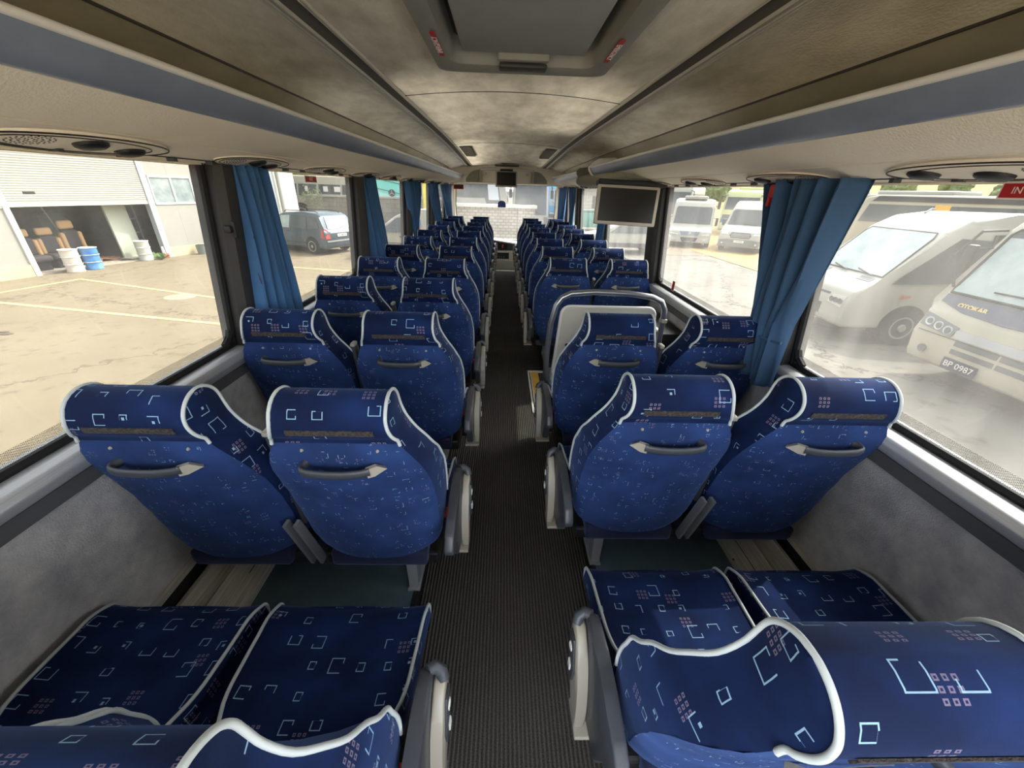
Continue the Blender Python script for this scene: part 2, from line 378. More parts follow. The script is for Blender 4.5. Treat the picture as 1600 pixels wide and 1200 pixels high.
def text(name, body, size, m, mtx, parent=None, depth=0.001, stretch=1.0, align='CENTER', bold=0.0):
    cu = bpy.data.curves.new(name, 'FONT'); cu.body = body; cu.size = size; cu.extrude = depth; cu.align_x = align; cu.align_y = 'CENTER'; cu.offset = bold
    tmp = bpy.data.objects.new(name + '_tmp', cu); COL.objects.link(tmp)
    dg = bpy.context.evaluated_depsgraph_get(); me = bpy.data.meshes.new_from_object(tmp.evaluated_get(dg)); bpy.data.objects.remove(tmp)
    me.transform(Matrix.Diagonal((stretch, 1, 1, 1))); me.transform(mtx); me.materials.clear(); me.materials.append(m)
    o = bpy.data.objects.new(name, me); COL.objects.link(o)
    if parent is not None: o.parent = parent
    return o
def frame(origin, xdir, ydir):
    x = Vector(xdir).normalized(); y = Vector(ydir).normalized(); z = x.cross(y).normalized(); y = z.cross(x)
    m = Matrix((x, y, z)).transposed().to_4x4(); m.translation = Vector(origin); return m
def lerp(a, b, t): return a + (b - a) * t
def interp(tab, x):
    if x <= tab[0][0]: return tab[0][1]
    for (a, p), (b, q) in zip(tab, tab[1:]):
        if x <= b:
            t = (x - a) / (b - a); t = t * t * (3 - 2 * t) * 0.5 + t * 0.5
            return p + (q - p) * t
    return tab[-1][1]
# ============================================================ COACH SHELL
ZP, ZA = -1.42, -1.50          # seat platform and aisle floor, measured from the camera's height
YB, YF = -0.75, 9.35           # rear wall and windscreen
XW = 1.17
def struct(o): o['kind'] = 'structure'; return o
struct(boxo('floor', MT['carpet'], -0.37, 0.37, YB, 8.25, ZA - 0.1, ZA))
for nm, m_, a in (('floor_front', MT['black'], (-XW, XW, 8.29, YF, -1.85, -1.75)),
                  ('floor_platform', MT['platform'], (-XW, -0.37, YB, 8.25, ZA - 0.12, ZP)),
                  ('floor_platform', MT['platform'], (0.37, XW, YB, 2.30, ZA - 0.12, ZP)),
                  ('floor_platform', MT['platform'], (0.37, XW, 3.20, 8.25, ZA - 0.12, ZP)),
                  ('floor_stairwell', MT['slot'], (0.30, XW, 2.30, 3.20, -1.95, -1.90)),
                  ('trim_1', MT['white'], (-0.37, 0.37, 8.25, 8.29, -1.78, ZA + 0.006))):
    struct(boxo(nm, m_, *a))
for sgn in (-1, 1):  # black edging of the platforms
    b = MB(); b.box(*sorted((sgn * 0.352, sgn * 0.372)), YB, 2.30 if sgn > 0 else 8.25, ZA, ZP + 0.004, 0.003)
    if sgn > 0: b.box(0.352, 0.372, 3.28, 8.25, ZA, ZP + 0.004, 0.003)
    struct(b.build('trim_2', MT['black']))
# side walls -----------------------------------------------------------
PIL = {-1: [(-0.75, -0.55), (1.60, 1.72), (3.18, 3.34), (4.84, 5.0), (6.5, 6.66), (8.15, 8.3), (9.22, 9.4)],
       1: [(-0.75, -0.55), (1.50, 1.62), (3.12, 3.32), (4.93, 5.10), (6.70, 6.86), (8.15, 8.3), (9.22, 9.4)]}
for sgn, side in ((-1, 'left'), (1, 'right')):
    X = lambda x: sgn * x
    if sgn < 0: segs = [(YB, YF)]
    else: segs = [(YB, YF)]
    b = MB()
    for a, c in segs:
        b.prism([(X(XW), -1.95), (X(XW), -0.72), (X(1.25), -0.72), (X(1.25), -1.95)], a, c, 'y')
    struct(b.build('wall_' + side, MT['felt']))
    b = MB(); b.prism([(X(1.15), -0.745), (X(1.145), -0.70), (X(1.16), -0.692), (X(1.25), -0.692), (X(1.25), -0.745)], YB, YF, 'y')
    struct(b.build('trim_3', MT['undersill']))
    b = MB(); b.prism([(X(1.15), -0.695), (X(1.128), -0.688), (X(1.122), -0.66), (X(1.135), -0.64), (X(1.158), -0.632), (X(1.25), -0.632), (X(1.25), -0.695)], YB, YF, 'y', 0.004)
    struct(b.build('trim_4', MT['alu'], smooth=40))
    # upper wall above the glass, behind the rack
    b = MB(); b.prism([(X(1.15), 0.05), (X(1.15), 0.62), (X(1.25), 0.62), (X(1.25), 0.05)], YB, YF, 'y')
    struct(b.build('wall_%s_upper' % side, MT['rackpanel']))
    # pillars
    for i, (a, c) in enumerate(PIL[sgn]):
        if i == 0: a -= 0.05
        b = MB(); ln = 0.07
        prof = [(1.125, a + 0.02), (1.118, (a + c) / 2), (1.125, c - 0.02), (1.15, c), (1.235, c), (1.235, a), (1.15, a)]
        A = [b.bm.verts.new((X(x), y, -0.64)) for x, y in prof]; B = [b.bm.verts.new((X(x - 0.03), y + ln, 0.09)) for x, y in prof]
        n = len(prof); b.bm.faces.new(A[::-1]); b.bm.faces.new(B)
        for k in range(n): b.bm.faces.new((A[k], A[(k + 1) % n], B[(k + 1) % n], B[k]))
        struct(b.build('wall_pillar_' + side, MT['pillar'], smooth=25))
    # glazing
    for i in range(len(PIL[sgn]) - 1):
        y0, y1 = PIL[sgn][i][1], PIL[sgn][i + 1][0]
        def WP(y, z): return (X(1.20 - (z + 0.63) * 0.04), y + (z + 0.63) * 0.1, z)
        wn = struct(quad('window_%d' % (i + 1 + (10 if sgn > 0 else 0)), MT['glass'], [WP(y0, -0.63), WP(y1, -0.63), WP(y1, 0.08), WP(y0, 0.08)]))
        g = MB()
        for p, q in (((y0, -0.622), (y1, -0.622)), ((y0 + 0.01, -0.62), (y0 + 0.01, 0.07)), ((y1 - 0.01, -0.62), (y1 - 0.01, 0.07))):
            g.tube([Vector(WP(*p)) - Vector((X(0.012), 0, 0)), Vector(WP(*q)) - Vector((X(0.012), 0, 0))], 0.013, 6)
        # rounded lower corners
        for yy, s2 in ((y0 + 0.02, 1), (y1 - 0.02, -1)):
            g.tube([Vector(WP(yy, -0.56)) - Vector((X(0.012), 0, 0)), Vector(WP(yy + s2 * 0.012, -0.59)) - Vector((X(0.012), 0, 0)), Vector(WP(yy + s2 * 0.045, -0.612)) - Vector((X(0.012), 0, 0))], 0.014, 6)
        g.build('gasket', MT['rubber'], wn)
        f = MB(); ins = 0.01
        f.slab([Vector(WP(y0 + 0.015, -0.61)) - Vector((X(ins), 0, 0)), Vector(WP(y1 - 0.015, -0.61)) - Vector((X(ins), 0, 0)), Vector(WP(y1 - 0.015, -0.575)) - Vector((X(ins), 0, 0)), Vector(WP(y0 + 0.015, -0.575)) - Vector((X(ins), 0, 0))], 0.001)
        f.build('dotted_border', MT['frit'], wn)
    # heater duct along the foot of the wall
    prof = [(1.17, -1.245), (1.155, -1.25), (1.15, -1.262), (1.128, -1.272)]
    b = MB(); b.prism([(X(x), z) for x, z in [(1.172, -1.24), (1.155, -1.245), (1.15, -1.262), (1.172, -1.262)]], YB, 8.2, 'y'); 
    b.prism([(X(x), z) for x, z in [(1.128, -1.29), (1.11, -1.285), (1.10, -1.30), (1.10, -1.42), (1.128, -1.42)]], YB, 8.2, 'y')
    b.prism([(X(x), z) for x, z in [(1.10, -1.325), (1.062, -1.335), (1.05, -1.32), (1.035, -1.335), (1.03, -1.35), (0.985, -1.372), (0.975, -1.385), (0.965, -1.415), (0.965, -1.42), (1.10, -1.42)]], YB, 8.2, 'y')
    struct(b.build('trim_5', MT['duct'], smooth=35))
    b = MB(); b.prism([(X(x), z) for x, z in [(1.17, -1.262), (1.17, -1.42), (1.128, -1.42), (1.128, -1.33)]], YB, 8.2, 'y')
    struct(b.build('trim_6', MT['slot']))
    b = MB()
    for k in range(30):
        y = -0.4 + k * 0.29
        b.box(*sorted((X(1.006), X(1.012))), y, y + 0.09 + 0.04 * (k % 3), -1.3675, -1.3605)
        b.lathe([(0.006, 0), (0.004, 0.003)], (X(0.972), y + 0.1, -1.397), 8)
    struct(b.build('trim_7', MT['slot']))
# ceiling ---------------------------------------------------------------
YS = [YB - 0.1, 0.9, 2.6, 4.2, 5.2, 6.5, 7.85]
def zoff(y): return 0.0 if y < 4.6 else -0.10 * ((y - 4.6) / 3.25) ** 1.2
def zarch(x): return 0.452 + 0.026 * (1 - (x / 0.6) ** 2)
HX0, HX1, HY0, HY1 = -0.29, 0.335, 1.15, 2.03   # roof hatch opening
CEN = [-0.6, -0.45, HX0, -0.15, 0.0, 0.15, HX1, 0.46, 0.6]
b = MB(); ys = sorted(set(YS + [HY0, HY1]))
for i in range(len(ys) - 1):
    for j in range(len(CEN) - 1):
        if HY0 <= ys[i] < HY1 and HX0 <= CEN[j] < HX1: continue
        q = [(CEN[j], ys[i]), (CEN[j + 1], ys[i]), (CEN[j + 1], ys[i + 1]), (CEN[j], ys[i + 1])]
        b.bm.faces.new([b.bm.verts.new((x, y, zarch(x) + zoff(y))) for x, y in q])
struct(b.build('ceiling', MT['lining'], smooth=40, weld=0.0005))
for yy in (2.66, 5.12):
    b = MB(); pts = [(x, yy - 0.05 * (1 - (x / 0.6) ** 2), zarch(x) + zoff(yy) - 0.001) for x in [-0.6 + 0.06 * k for k in range(21)]]
    b.tube(pts, 0.0025, 6); struct(b.build('trim_8', MT['stripdark']))
LIN = [(0.72, 0.447), (0.80, 0.438), (0.88, 0.422), (0.965, 0.394), (1.015, 0.366), (1.09, 0.30), (1.12, 0.25), (1.14, 0.15)]
for sgn, side in ((-1, 'left'), (1, 'right')):
    b = MB(); b.grid([[Vector((sgn * x, y, z + zoff(y) * (1 if k < 4 else 0.4))) for k, (x, z) in enumerate(LIN[:5])] for y in YS])
    struct(b.build('ceiling_' + side, MT['lining'], smooth=60))
    b = MB(); b.grid([[Vector((sgn * x, y, z + zoff(y) * 0.4)) for x, z in LIN[4:]] for y in YS]); struct(b.build('ceiling_trough_' + side, MT['trough'], smooth=60))
    b = MB(); b.tube([(sgn * 1.013, y, 0.363 + zoff(y) * 0.4) for y in YS], 0.004, 6); struct(b.build('trim_13', MT['stripdark'], smooth=60))
    # air strip: ribbed channel between two bright rails
    b = MB(); P = []
    prof = [(0.60, 0.450), (0.604, 0.441), (0.612, 0.441), (0.616, 0.449)]
    for a_, c_ in ((0.600, 0.606), (0.610, 0.617), (0.678, 0.694), (0.701, 0.710), (0.714, 0.722)):
        for y0, y1 in zip(YS, YS[1:]):
            for q0, q1, q2, q3 in [((a_, 0.452), (a_ + 0.003, 0.443), (c_ - 0.003, 0.443), (c_, 0.452))]:
                A = [b.bm.verts.new((sgn * q[0], y0, q[1] + zoff(y0))) for q in (q0, q1, q2, q3)]; B = [b.bm.verts.new((sgn * q[0], y1, q[1] + zoff(y1))) for q in (q0, q1, q2, q3)]
                for k in range(3): b.bm.faces.new((A[k], A[k + 1], B[k + 1], B[k]))
    struct(b.build('trim_9', MT['strip'], smooth=60))
    b = MB(); xs = []
    for k in range(25): xs.append((0.617 + k * 0.0026, 0.452 if k % 2 else 0.4555))
    b.grid([[Vector((sgn * x, y, z + zoff(y))) for x, z in xs] for y in YS])
    struct(b.build('trim_10', MT['striprib']))
    b = MB(); b.grid([[Vector((sgn * x, y, z + zoff(y))) for x, z in ((0.615, 0.4565), (0.722, 0.4565))] for y in YS]); struct(b.build('trim_11', MT['stripdark']))
# outer roof skin keeps daylight out above the lining
b = MB(); b.box(-1.25, 1.25, YB - 0.1, YF, 0.60, 0.66); struct(b.build('ceiling_roof_skin', MT['white']))
# unseen rear wall, back window enlarged and left clear to admit more light ------------------------------------
b = MB(); b.box(-1.25, 1.25, YB - 0.1, YB, -1.95, -0.82); b.box(-1.25, 1.25, YB - 0.1, YB, 0.42, 0.66)
struct(b.build('wall_rear', MT['felt']))
struct(quad('window_20', MT['glassrear'], [(-1.15, YB - 0.05, -0.82), (1.15, YB - 0.05, -0.82), (1.15, YB - 0.05, 0.42), (-1.15, YB - 0.05, 0.42)]))
# luggage racks ---------------------------------------------------------
def rack(sgn, y0, y1, name, label, endcap=False, scale=1.0):
    r = empty(name, (0, y0, 0), 0, label, 'luggage rack')
    X = lambda x: sgn * (1.14 - (1.14 - x) * scale)
    L = y1 - y0
    b = MB(); pts = [(1.14, 0.055), (1.10, 0.062), (1.03, 0.075), (0.965, 0.092)]
    top = [(0.965, 0.112), (1.03, 0.10), (1.14, 0.085)]
    b.prism([(X(x), z) for x, z in pts + top], 0, L, 'y'); b.build('service_channel', MT['rackpanel'], r, smooth=30)
    b = MB(); pts = [(0.955, 0.094), (0.90, 0.105), (0.85, 0.125), (0.815, 0.148)]
    top = [(0.815, 0.165), (0.86, 0.145), (0.955, 0.115)]
    b.prism([(X(x), z) for x, z in pts + top], 0, L, 'y'); b.build('under_panel', MT['rackpanel'], r, smooth=40)
    b = MB(); pts = [(0.815, 0.149), (0.803, 0.150), (0.785, 0.168), (0.77, 0.192), (0.765, 0.205), (0.785, 0.21), (0.815, 0.185)]
    b.prism([(X(x), z) for x, z in pts], 0, L, 'y'); b.build('front_rail', MT['rackrail'], r, smooth=50)
    b = MB(); b.tube([(X(0.768), 0, 0.2125), (X(0.768), L, 0.2125)], 0.0085, 10); b.build('lip', MT['racklip'], r, smooth=60)
    b = MB(); b.prism([(X(x), z) for x, z in [(0.83, 0.165), (0.83, 0.19), (0.90, 0.19), (1.13, 0.15), (1.13, 0.09), (0.90, 0.135)]], 0, L, 'y'); b.build('rack_floor', MT['greyfab'], r, smooth=50)
    if scale < 1:
        b = MB(); e_ = [(0.955, 0.09), (0.90, 0.10), (0.84, 0.12), (0.80, 0.145), (0.765, 0.19), (0.765, 0.212), (0.80, 0.25), (1.0, 0.27), (1.13, 0.2), (1.13, 0.06)]
        b.prism([(X(x), z) for x, z in e_], -0.02, 0.0, 'y'); b.build('end_cap', MT['greyfab'], r, smooth=40)
    if endcap:
        for k, (yy, m_) in enumerate(((0.0, 'racklip'),)):
            b = MB(); e_ = [(0.955, 0.075), (0.90, 0.085), (0.84, 0.11), (0.79, 0.14), (0.755, 0.185), (0.75, 0.215), (0.79, 0.262), (0.85, 0.29), (1.0, 0.30), (1.13, 0.22), (1.13, 0.06)]
            b.prism([(X(x), z) for x, z in e_], L, L + 0.03, 'y', 0.006); b.build('end_cap', MT['strip'], r, smooth=40)
    return r
rack(-1, YB, 7.75, 'luggage_rack', 'long beige rack with blue-grey rail above the windows on the garage side')
rack(1, YB, 4.20, 'luggage_rack', 'beige rack with blue-grey rail running to the hanging side screen', True)
rack(1, 5.2, 7.75, 'luggage_rack', 'shorter pale rack ahead of the rounded grey pod', scale=0.9)
# rounded grey pod that carries the side screen and closes the gap between the two right racks
b = MB(); P = []
for i in range(25):
    t_ = -1 + 2 * i / 24; y = 4.25 + 1.30 * t_; k = max(0.0, 1 - abs(t_) ** 5) ** 0.5; row = []
    for j in range(24):
        a = 2 * PI * j / 24; c_, s_ = math.cos(a), math.sin(a)
        row.append(Vector((0.955 + 0.160 * k * math.copysign(abs(c_) ** .8, c_) , y, 0.118 + 0.07 * k * math.copysign(abs(s_) ** .8, s_))))
    row.append(row[0].copy()); P.append(row)
b.grid(P); tag(b.build('rack_pod', MT['greyfab'], smooth=60, weld=0.0005), 'rounded grey felt pod under the rack end beside the hanging screen', 'rack pod')
# reading light and speaker modules under the racks
def module(sgn, y, first):
    o = empty('speaker_module', (sgn * 1.045, y, 0.0705), 0)
    sl_ = math.atan(0.02 / 0.1) * sgn
    RM = Matrix.Rotation(-sl_ * -1 if sgn < 0 else sl_, 4, 'Y'); RM = Matrix.Rotation(sgn * 0.2, 4, 'Y')
    b = MB(); b.lathe([(0.05, 0.004), (0.05, -0.003), (0.047, -0.005)], (0, 0, 0), 40, sx=1.45, sy=4.6); b.build('oval_plate', MT['rackpanel'], o, smooth=30, mtx=RM)
    b = MB(); b.tube([(0.0725 * math.cos(a), 0.23 * math.sin(a), -0.004) for a in [2 * PI * k / 48 for k in range(48)]], 0.0018, 5, closed=True)
    b.tube([(0.058 * math.cos(a), 0.19 * math.sin(a) - 0.02, -0.006) for a in [2 * PI * k / 40 for k in range(40)]], 0.0012, 5, closed=True); b.build('outline', MT['black'], o, mtx=RM)
    for dy, dx in ((0.12, -0.01), (-0.02, 0.02)):
        b = MB(); b.lathe([(0.034, 0.0), (0.032, -0.007), (0.024, -0.012), (0.008, -0.014)], (dx, dy, -0.004), 18, sx=0.9, sy=1.15); b.build('air_nozzle', MT['black'], o, smooth=40, mtx=RM)
    b = MB()
    for r_, n_ in ((0.008, 6), (0.017, 12), (0.026, 18), (0.034, 22)):
        for k in range(n_):
            a = 2 * PI * k / n_; b.lathe([(0.0022, 0), (0.0018, -0.0022)], (r_ * math.cos(a), -0.135 + r_ * math.sin(a) * 1.25, -0.004), 6)
    b.build('speaker_grille', MT['darkplast'], o, mtx=RM)
    return o
mp_ = {-1: module(-1, 0, True), 1: module(1, 0, True)}
ORD = ['first', 'second', 'third', 'fourth', 'fifth', 'sixth', 'seventh', 'eighth', 'ninth', 'tenth', 'eleventh', 'twelfth', 'thirteenth']
for sgn, side, y0, skip in ((-1, 'left', 0.42, ()), (1, 'right', 0.30, (4, 5, 6))):
    n = 0
    for k in range(11):
        y = y0 + k * 0.70
        if sgn > 0 and 4.0 < y < 5.2: continue
        o = copy_tree(mp_[sgn]); o.location = (sgn * 1.045, y, 0.0705)
        tag(o, 'oval speaker and air nozzle plate, %s from the rear under the %s rack' % (ORD[n], side), 'service panel', 'service panels under the %s rack' % side); n += 1
for o in mp_.values(): drop_tree(o)
# roof hatch ------------------------------------------------------------
h = empty('roof_hatch', ((HX0 + HX1) / 2, (HY0 + HY1) / 2, 0.46), 0, 'grey plastic roof hatch with recessed pale panel and red stickers', 'roof hatch')
cx, cyy = (HX0 + HX1) / 2, (HY0 + HY1) / 2; hw_, hl = (HX1 - HX0) / 2, (HY1 - HY0) / 2
def ringloop(w_, l_, z_, c_=0.05):
    pts = []
    for sx_, sy_ in ((1, 1), (-1, 1), (-1, -1), (1, -1)):
        for a in (0, 30, 60, 90):
            a0 = {(1, 1): 0, (-1, 1): 90, (-1, -1): 180, (1, -1): 270}[(sx_, sy_)] + a
            pts.append(Vector((sx_ * (w_ - c_) + c_ * math.cos(math.radians(a0)), sy_ * (l_ - c_) + c_ * math.sin(math.radians(a0)), z_)))
    return pts
b = MB(); rings = [ringloop(hw_ + 0.035, hl + 0.03, -0.002), ringloop(hw_ + 0.03, hl + 0.025, -0.022), ringloop(hw_ - 0.005, hl - 0.01, -0.03), ringloop(hw_ - 0.03, hl - 0.05, -0.012), ringloop(hw_ - 0.045, hl - 0.07, 0.06), ringloop(hw_ - 0.05, hl - 0.075, 0.07)]
V = [[b.bm.verts.new(p) for p in r_] for r_ in rings]
for i in range(len(V) - 1):
    for k in range(16): b.bm.faces.new((V[i][k], V[i][(k + 1) % 16], V[i + 1][(k + 1) % 16], V[i + 1][k]))
b.build('frame', MT['hatch'], h, smooth=40)
b = MB(); b.slab(ringloop(hw_ - 0.04, hl - 0.06, 0.07), 0.01); b.build('recess', MT['stripdark'], h)
b = MB(); b.box(-hw_ + 0.075, hw_ - 0.075, -hl + 0.1, hl - 0.12, 0.008, 0.05, 0.012); b.build('panel', MT['hatchpanel'], h, smooth=40)
b = MB(); b.box(-0.10, 0.10, hl - 0.135, hl - 0.105, -0.014, 0.045, 0.008); b.build('grip', MT['hatch'], h, smooth=40)
b = MB(); b.box(-0.095, 0.095, hl - 0.104, hl - 0.035, -0.029, -0.014, 0.006); b.build('grip_pocket', MT['stripdark'], h, smooth=40)
for s_ in (-1, 1):
    st = boxo('sticker', MT['redsign'], *sorted((s_ * (hw_ - 0.022), s_ * (hw_ - 0.005))), -0.02, 0.22, -0.0305, -0.0285, h)
    st['label'] = 'red sticker with white letters'
    text('lettering', 'EMERGENCY', 0.026, MT['lettwhite'], frame((s_ * (hw_ - 0.0135), 0.10, -0.0312), (0, s_ * 1.0, 0), (s_ * 1.0, 0, 0)) , st, 0.0004, 1.1)
# roof grilles near the front
for s_, side in ((-1, 'left'), (1, 'right')):
    g = empty('roof_grille', (s_ * 0.50, 5.7, 0.44), 0, 'ribbed roof air grille near the front on the %s' % ('garage side' if s_ < 0 else 'side of the hanging screen'), 'roof grille', 'roof air grilles')
    def Z_(y, x=0.5): return zarch(x) + zoff(y) - 0.44
    b = MB()
    xa, xb = sorted((s_ * 0.075, -s_ * 0.055)); ya, yb = -0.4, 0.6
    b.slab([(xa, ya, Z_(5.7 + ya) - 0.004), (xb, ya, Z_(5.7 + ya) - 0.004), (xb, yb, Z_(5.7 + yb) - 0.004), (xa, yb, Z_(5.7 + yb) - 0.004)], 0.006); b.build('backing', MT['stripdark'], g)
    b = MB()
    for k in range(26):
        y = ya + 0.02 + k * 0.0385; b.box(xa, xb, y, y + 0.018, Z_(5.7 + y) - 0.013, Z_(5.7 + y) - 0.006)
    b.build('slats', MT['striprib'], g)
# front bulkhead --------------------------------------------------------
fb = empty('front_bulkhead', (0, 7.8, 0.2), 0, 'curved beige bulkhead above the windscreen holding the front screen', 'bulkhead')
b = MB(); P = []
for i in range(15):
    x = -0.44 + 0.88 * i / 14; dy = 0.10 * (1 - (x / 0.44) ** 2)
    P.append([Vector((x, dy, 0.11)), Vector((x, dy + 0.01, 0.02)), Vector((x, dy + 0.05, -0.04)), Vector((x, dy + 0.06, -0.09))])
b.grid(P); b.build('curved_panel', MT['rackpanel'], fb, smooth=50)
b = MB(); b.tube([(-0.46 + 0.92 * i / 14, -0.03 + 0.05 * (1 - ((-0.46 + 0.92 * i / 14) / 0.46) ** 2), 0.105 + 0.02 * (1 - ((-0.46 + 0.92 * i / 14) / 0.46) ** 2)) for i in range(15)], 0.018, 8); b.build('top_bar', MT['white'], fb, smooth=60)
b = MB(); b.box(-0.1, 0.1, -0.06, -0.02, 0.10, 0.125, 0.006); b.build('latch', MT['beigeplast'], fb)
for s_ in (-1, 1):
    b = MB(); b.box(*sorted((s_ * 0.43, s_ * 0.48)), -0.03, 0.05, -0.09, 0.12, 0.012); b.build('side_post', MT['beigeplast'], fb, smooth=40)
    b = MB(); b.box(*sorted((s_ * 0.34, s_ * 0.39)), 0.015, 0.022, 0.02, 0.075, 0.003); sg_ = b.build('notice', MT['lettwhite'], fb); sg_['label'] = 'small white pictogram notice'
    b = MB(); b.tube([(s_ * 0.365 + 0.012 * math.cos(a), 0.013, 0.048 + 0.012 * math.sin(a)) for a in [2 * PI * k / 16 for k in range(16)]], 0.0018, 5, closed=True)
    b.build('notice_ring', MT['darkplast'], sg_)
    b = MB(); P = []
    for i in range(7):
        x = 0.48 + 0.24 * i / 6; P.append([Vector((s_ * x, 0.02, -0.09)), Vector((s_ * x, 0.02, 0.10 - 0.14 * (i / 6) ** 2.5))])
    b.grid(P); b.build('speaker_cloth', MT['greyfab'], fb)
b = MB(); b.slab([(-1.12, 0.03, -0.09), (1.12, 0.03, -0.09), (1.12, 0.03, 0.20), (-1.12, 0.03, 0.20)], 0.01); b.build('outer_board', MT['rackpanel'], fb)
b = MB(); b.box(-0.85, 0.85, 0.05, 1.42, -0.10, -0.08); b.box(-1.14, 1.14, 1.32, 1.42, -0.10, 0.39); b.build('header_board', MT['rackpanel'], fb)
b = MB(); b.slab([(-0.2, 7.35, 0.365), (0.2, 7.35, 0.365), (0.2, 7.52, 0.352), (-0.2, 7.52, 0.352)], 0.012); tag(b.build('roof_slot', MT['stripdark']), 'narrow dark slot in the ceiling just behind the front bulkhead', 'roof slot')
# front screen
def screen(name, label, loc, rot, w_, h_):
    o = empty(name, loc, 0, label, 'screen'); o.rotation_euler = rot
    b = MB(); b.box(-w_ / 2, w_ / 2, 0, 0.035, -h_ / 2, h_ / 2, 0.008); b.build('housing', MT['bezel'], o, smooth=40)
    b = MB(); b.box(-w_ / 2 + 0.022, w_ / 2 - 0.022, -0.004, 0.002, -h_ / 2 + 0.022, h_ / 2 - 0.02, 0.002); b.build('display', MT['screen'], o)
    b = MB(); b.box(-w_ * 0.3, w_ * 0.3, 0.02, 0.07, h_ / 2 - 0.01, h_ / 2 + 0.03, 0.005); b.build('bracket', MT['black'], o)
    return o
screen('front_screen', 'black screen hanging from the front bulkhead', (-0.005, 7.55, 0.165), (math.radians(-8), 0, 0), 0.37, 0.245)
o = screen('side_screen', 'wide black screen with silver frame hanging below the end of the rack', (0.815, 2.98, -0.075), (math.radians(-6), math.radians(1.5), math.radians(-3)), 0.43, 0.255)
b = MB(); b.box(-0.215, 0.26, 0.0, 0.12, 0.128, 0.16, 0.008); b.build('mount_bar', MT['black'], o)
# windscreen ------------------------------------------------------------
struct(quad('window_30', MT['glasslow'], [(-1.12, YF, -1.0), (1.12, YF, -1.0), (1.12, YF - 0.1, 0.10), (-1.12, YF - 0.1, 0.10)]))
b = MB(); b.box(-1.25, 1.25, YF - 0.05, YF + 0.05, -1.95, -1.0); b.box(-1.25, 1.25, YF - 0.12, YF + 0.02, 0.09, 0.66); struct(b.build('wall_front', MT['cream']))
for s_ in (-1, 1):
    b = MB(); b.box(*sorted((s_ * 1.07, s_ * 1.16)), 9.12, 9.32, -1.0, 0.1, 0.02); struct(b.build('trim_12', MT['rackpanel'], smooth=40))
    b = MB(); b.tube([(s_ * 1.04, 9.08, -0.55), (s_ * 1.05, 9.06, -0.3), (s_ * 1.04, 9.08, 0.02)], 0.014, 8); tag(b.build('grab_rail', MT['beigeplast'], smooth=60), 'beige grab rail on the windscreen pillar nearest %s' % ('the garage' if s_ < 0 else 'the blue coach'), 'grab rail')
# destination clock
o = empty('clock_display', (-0.965, 8.9, 0.03), 0, 'small dark red clock display at the top of the windscreen', 'clock display')
boxo('case', MT['redsign'], -0.10, 0.10, 0, 0.04, -0.045, 0.04, o, 0.006); boxo('face', mat('dark_red_face', (74, 26, 28), 0.4), -0.085, 0.085, -0.004, 0.0, -0.03, 0.028, o)
# dash console at the end of the aisle
o = empty('dash_console', (0.05, 8.85, -1.75), 0, 'cream driver console with black control panels past the aisle end', 'dash console')
b = MB(); b.box(-0.36, 0.22, 0, 0.42, 0.02, 0.57, 0.03); b.build('body', MT['cream'], o, smooth=40)
b = MB(); b.prism([(-0.9, 0.83), (0.62, 0.64), (0.62, 0.58), (-0.9, 0.58)], 0.05, 0.45, 'y'); b.build('shelf', MT['darkplast'], o)
b = MB(); b.slab([(-0.9, 0.03, 0.845), (0.62, 0.03, 0.655), (0.62, 0.45, 0.66), (-0.9, 0.45, 0.85)], 0.02); b.build('top_edge', MT['white'], o)
boxo('radio_panel', MT['black'], -0.30, 0.04, -0.012, 0.0, 0.40, 0.53, o, 0.005)
boxo('switch_panel', MT['black'], -0.30, 0.0, 0.03, 0.048, 0.60, 0.72, o, 0.005)
boxo('red_switch', mat('orange_switch', (206, 96, 70), 0.5), -0.115, -0.085, 0.02, 0.03, 0.62, 0.69, o)
boxo('lower_tray', MT['beigeplast'], -0.33, 0.2, -0.02, 0.0, 0.12, 0.36, o, 0.01)
b = MB()
for k in range(4): b.lathe([(0.01, 0), (0.008, -0.01)], (-0.22 + 0.05 * k, -0.013, 0.44), 10, 'y')
b.build('knobs', MT['beigeplast'], o)
# curtains --------------------------------------------------------------
def curtain(name, label, sgn, top, bot, m_, x=1.108, zt=0.065, zb=-0.6, pleats=6, depth=0.03, mid=None, n=46, rows=26, sag=0.0, group=None, ph=0.0):
    b = MB(); P = []
    for i in range(rows):
        v = i / (rows - 1); e_ = v * v * (3 - 2 * v)
        if mid: 
            t0, t1, tv = mid
            def q(a, m, c): return (a + (m - a) * (v / tv)) if v < tv else (m + (c - m) * ((v - tv) / (1 - tv)))
            a_, c_ = q(top[0], t0, bot[0]), q(top[1], t1, bot[1])
        else: a_, c_ = lerp(top[0], bot[0], e_), lerp(top[1], bot[1], e_)
        row = []
        for j in range(n):
            u = j / (n - 1)
            dd = depth * (0.75 + 0.25 * math.sin(3 * v + ph)) * math.sin(2 * PI * pleats * u + 0.9 * math.sin(2.2 * v + ph) + 0.5 * math.sin(7 * u + ph))
            dd += 0.3 * depth * math.sin(2 * PI * pleats * 1.7 * u + 2 * v)
            yy = a_ + (c_ - a_) * u + 0.008 * math.sin(2 * PI * pleats * u + 1.2 + v * 2)
            row.append(Vector((sgn * (x - 0.02 * v) + sgn * dd, yy, lerp(zt, zb, v) + 0.01 * math.sin(9 * u + ph) * v - sag * math.sin(PI * u) * v)))
        P.append(row)
    b.grid(P); o = b.build(name, m_, smooth=80)
    md = o.modifiers.new('cloth_thickness', 'SOLIDIFY'); md.thickness = 0.002
    # hem and runners
    return tag(o, label, 'curtain', group)
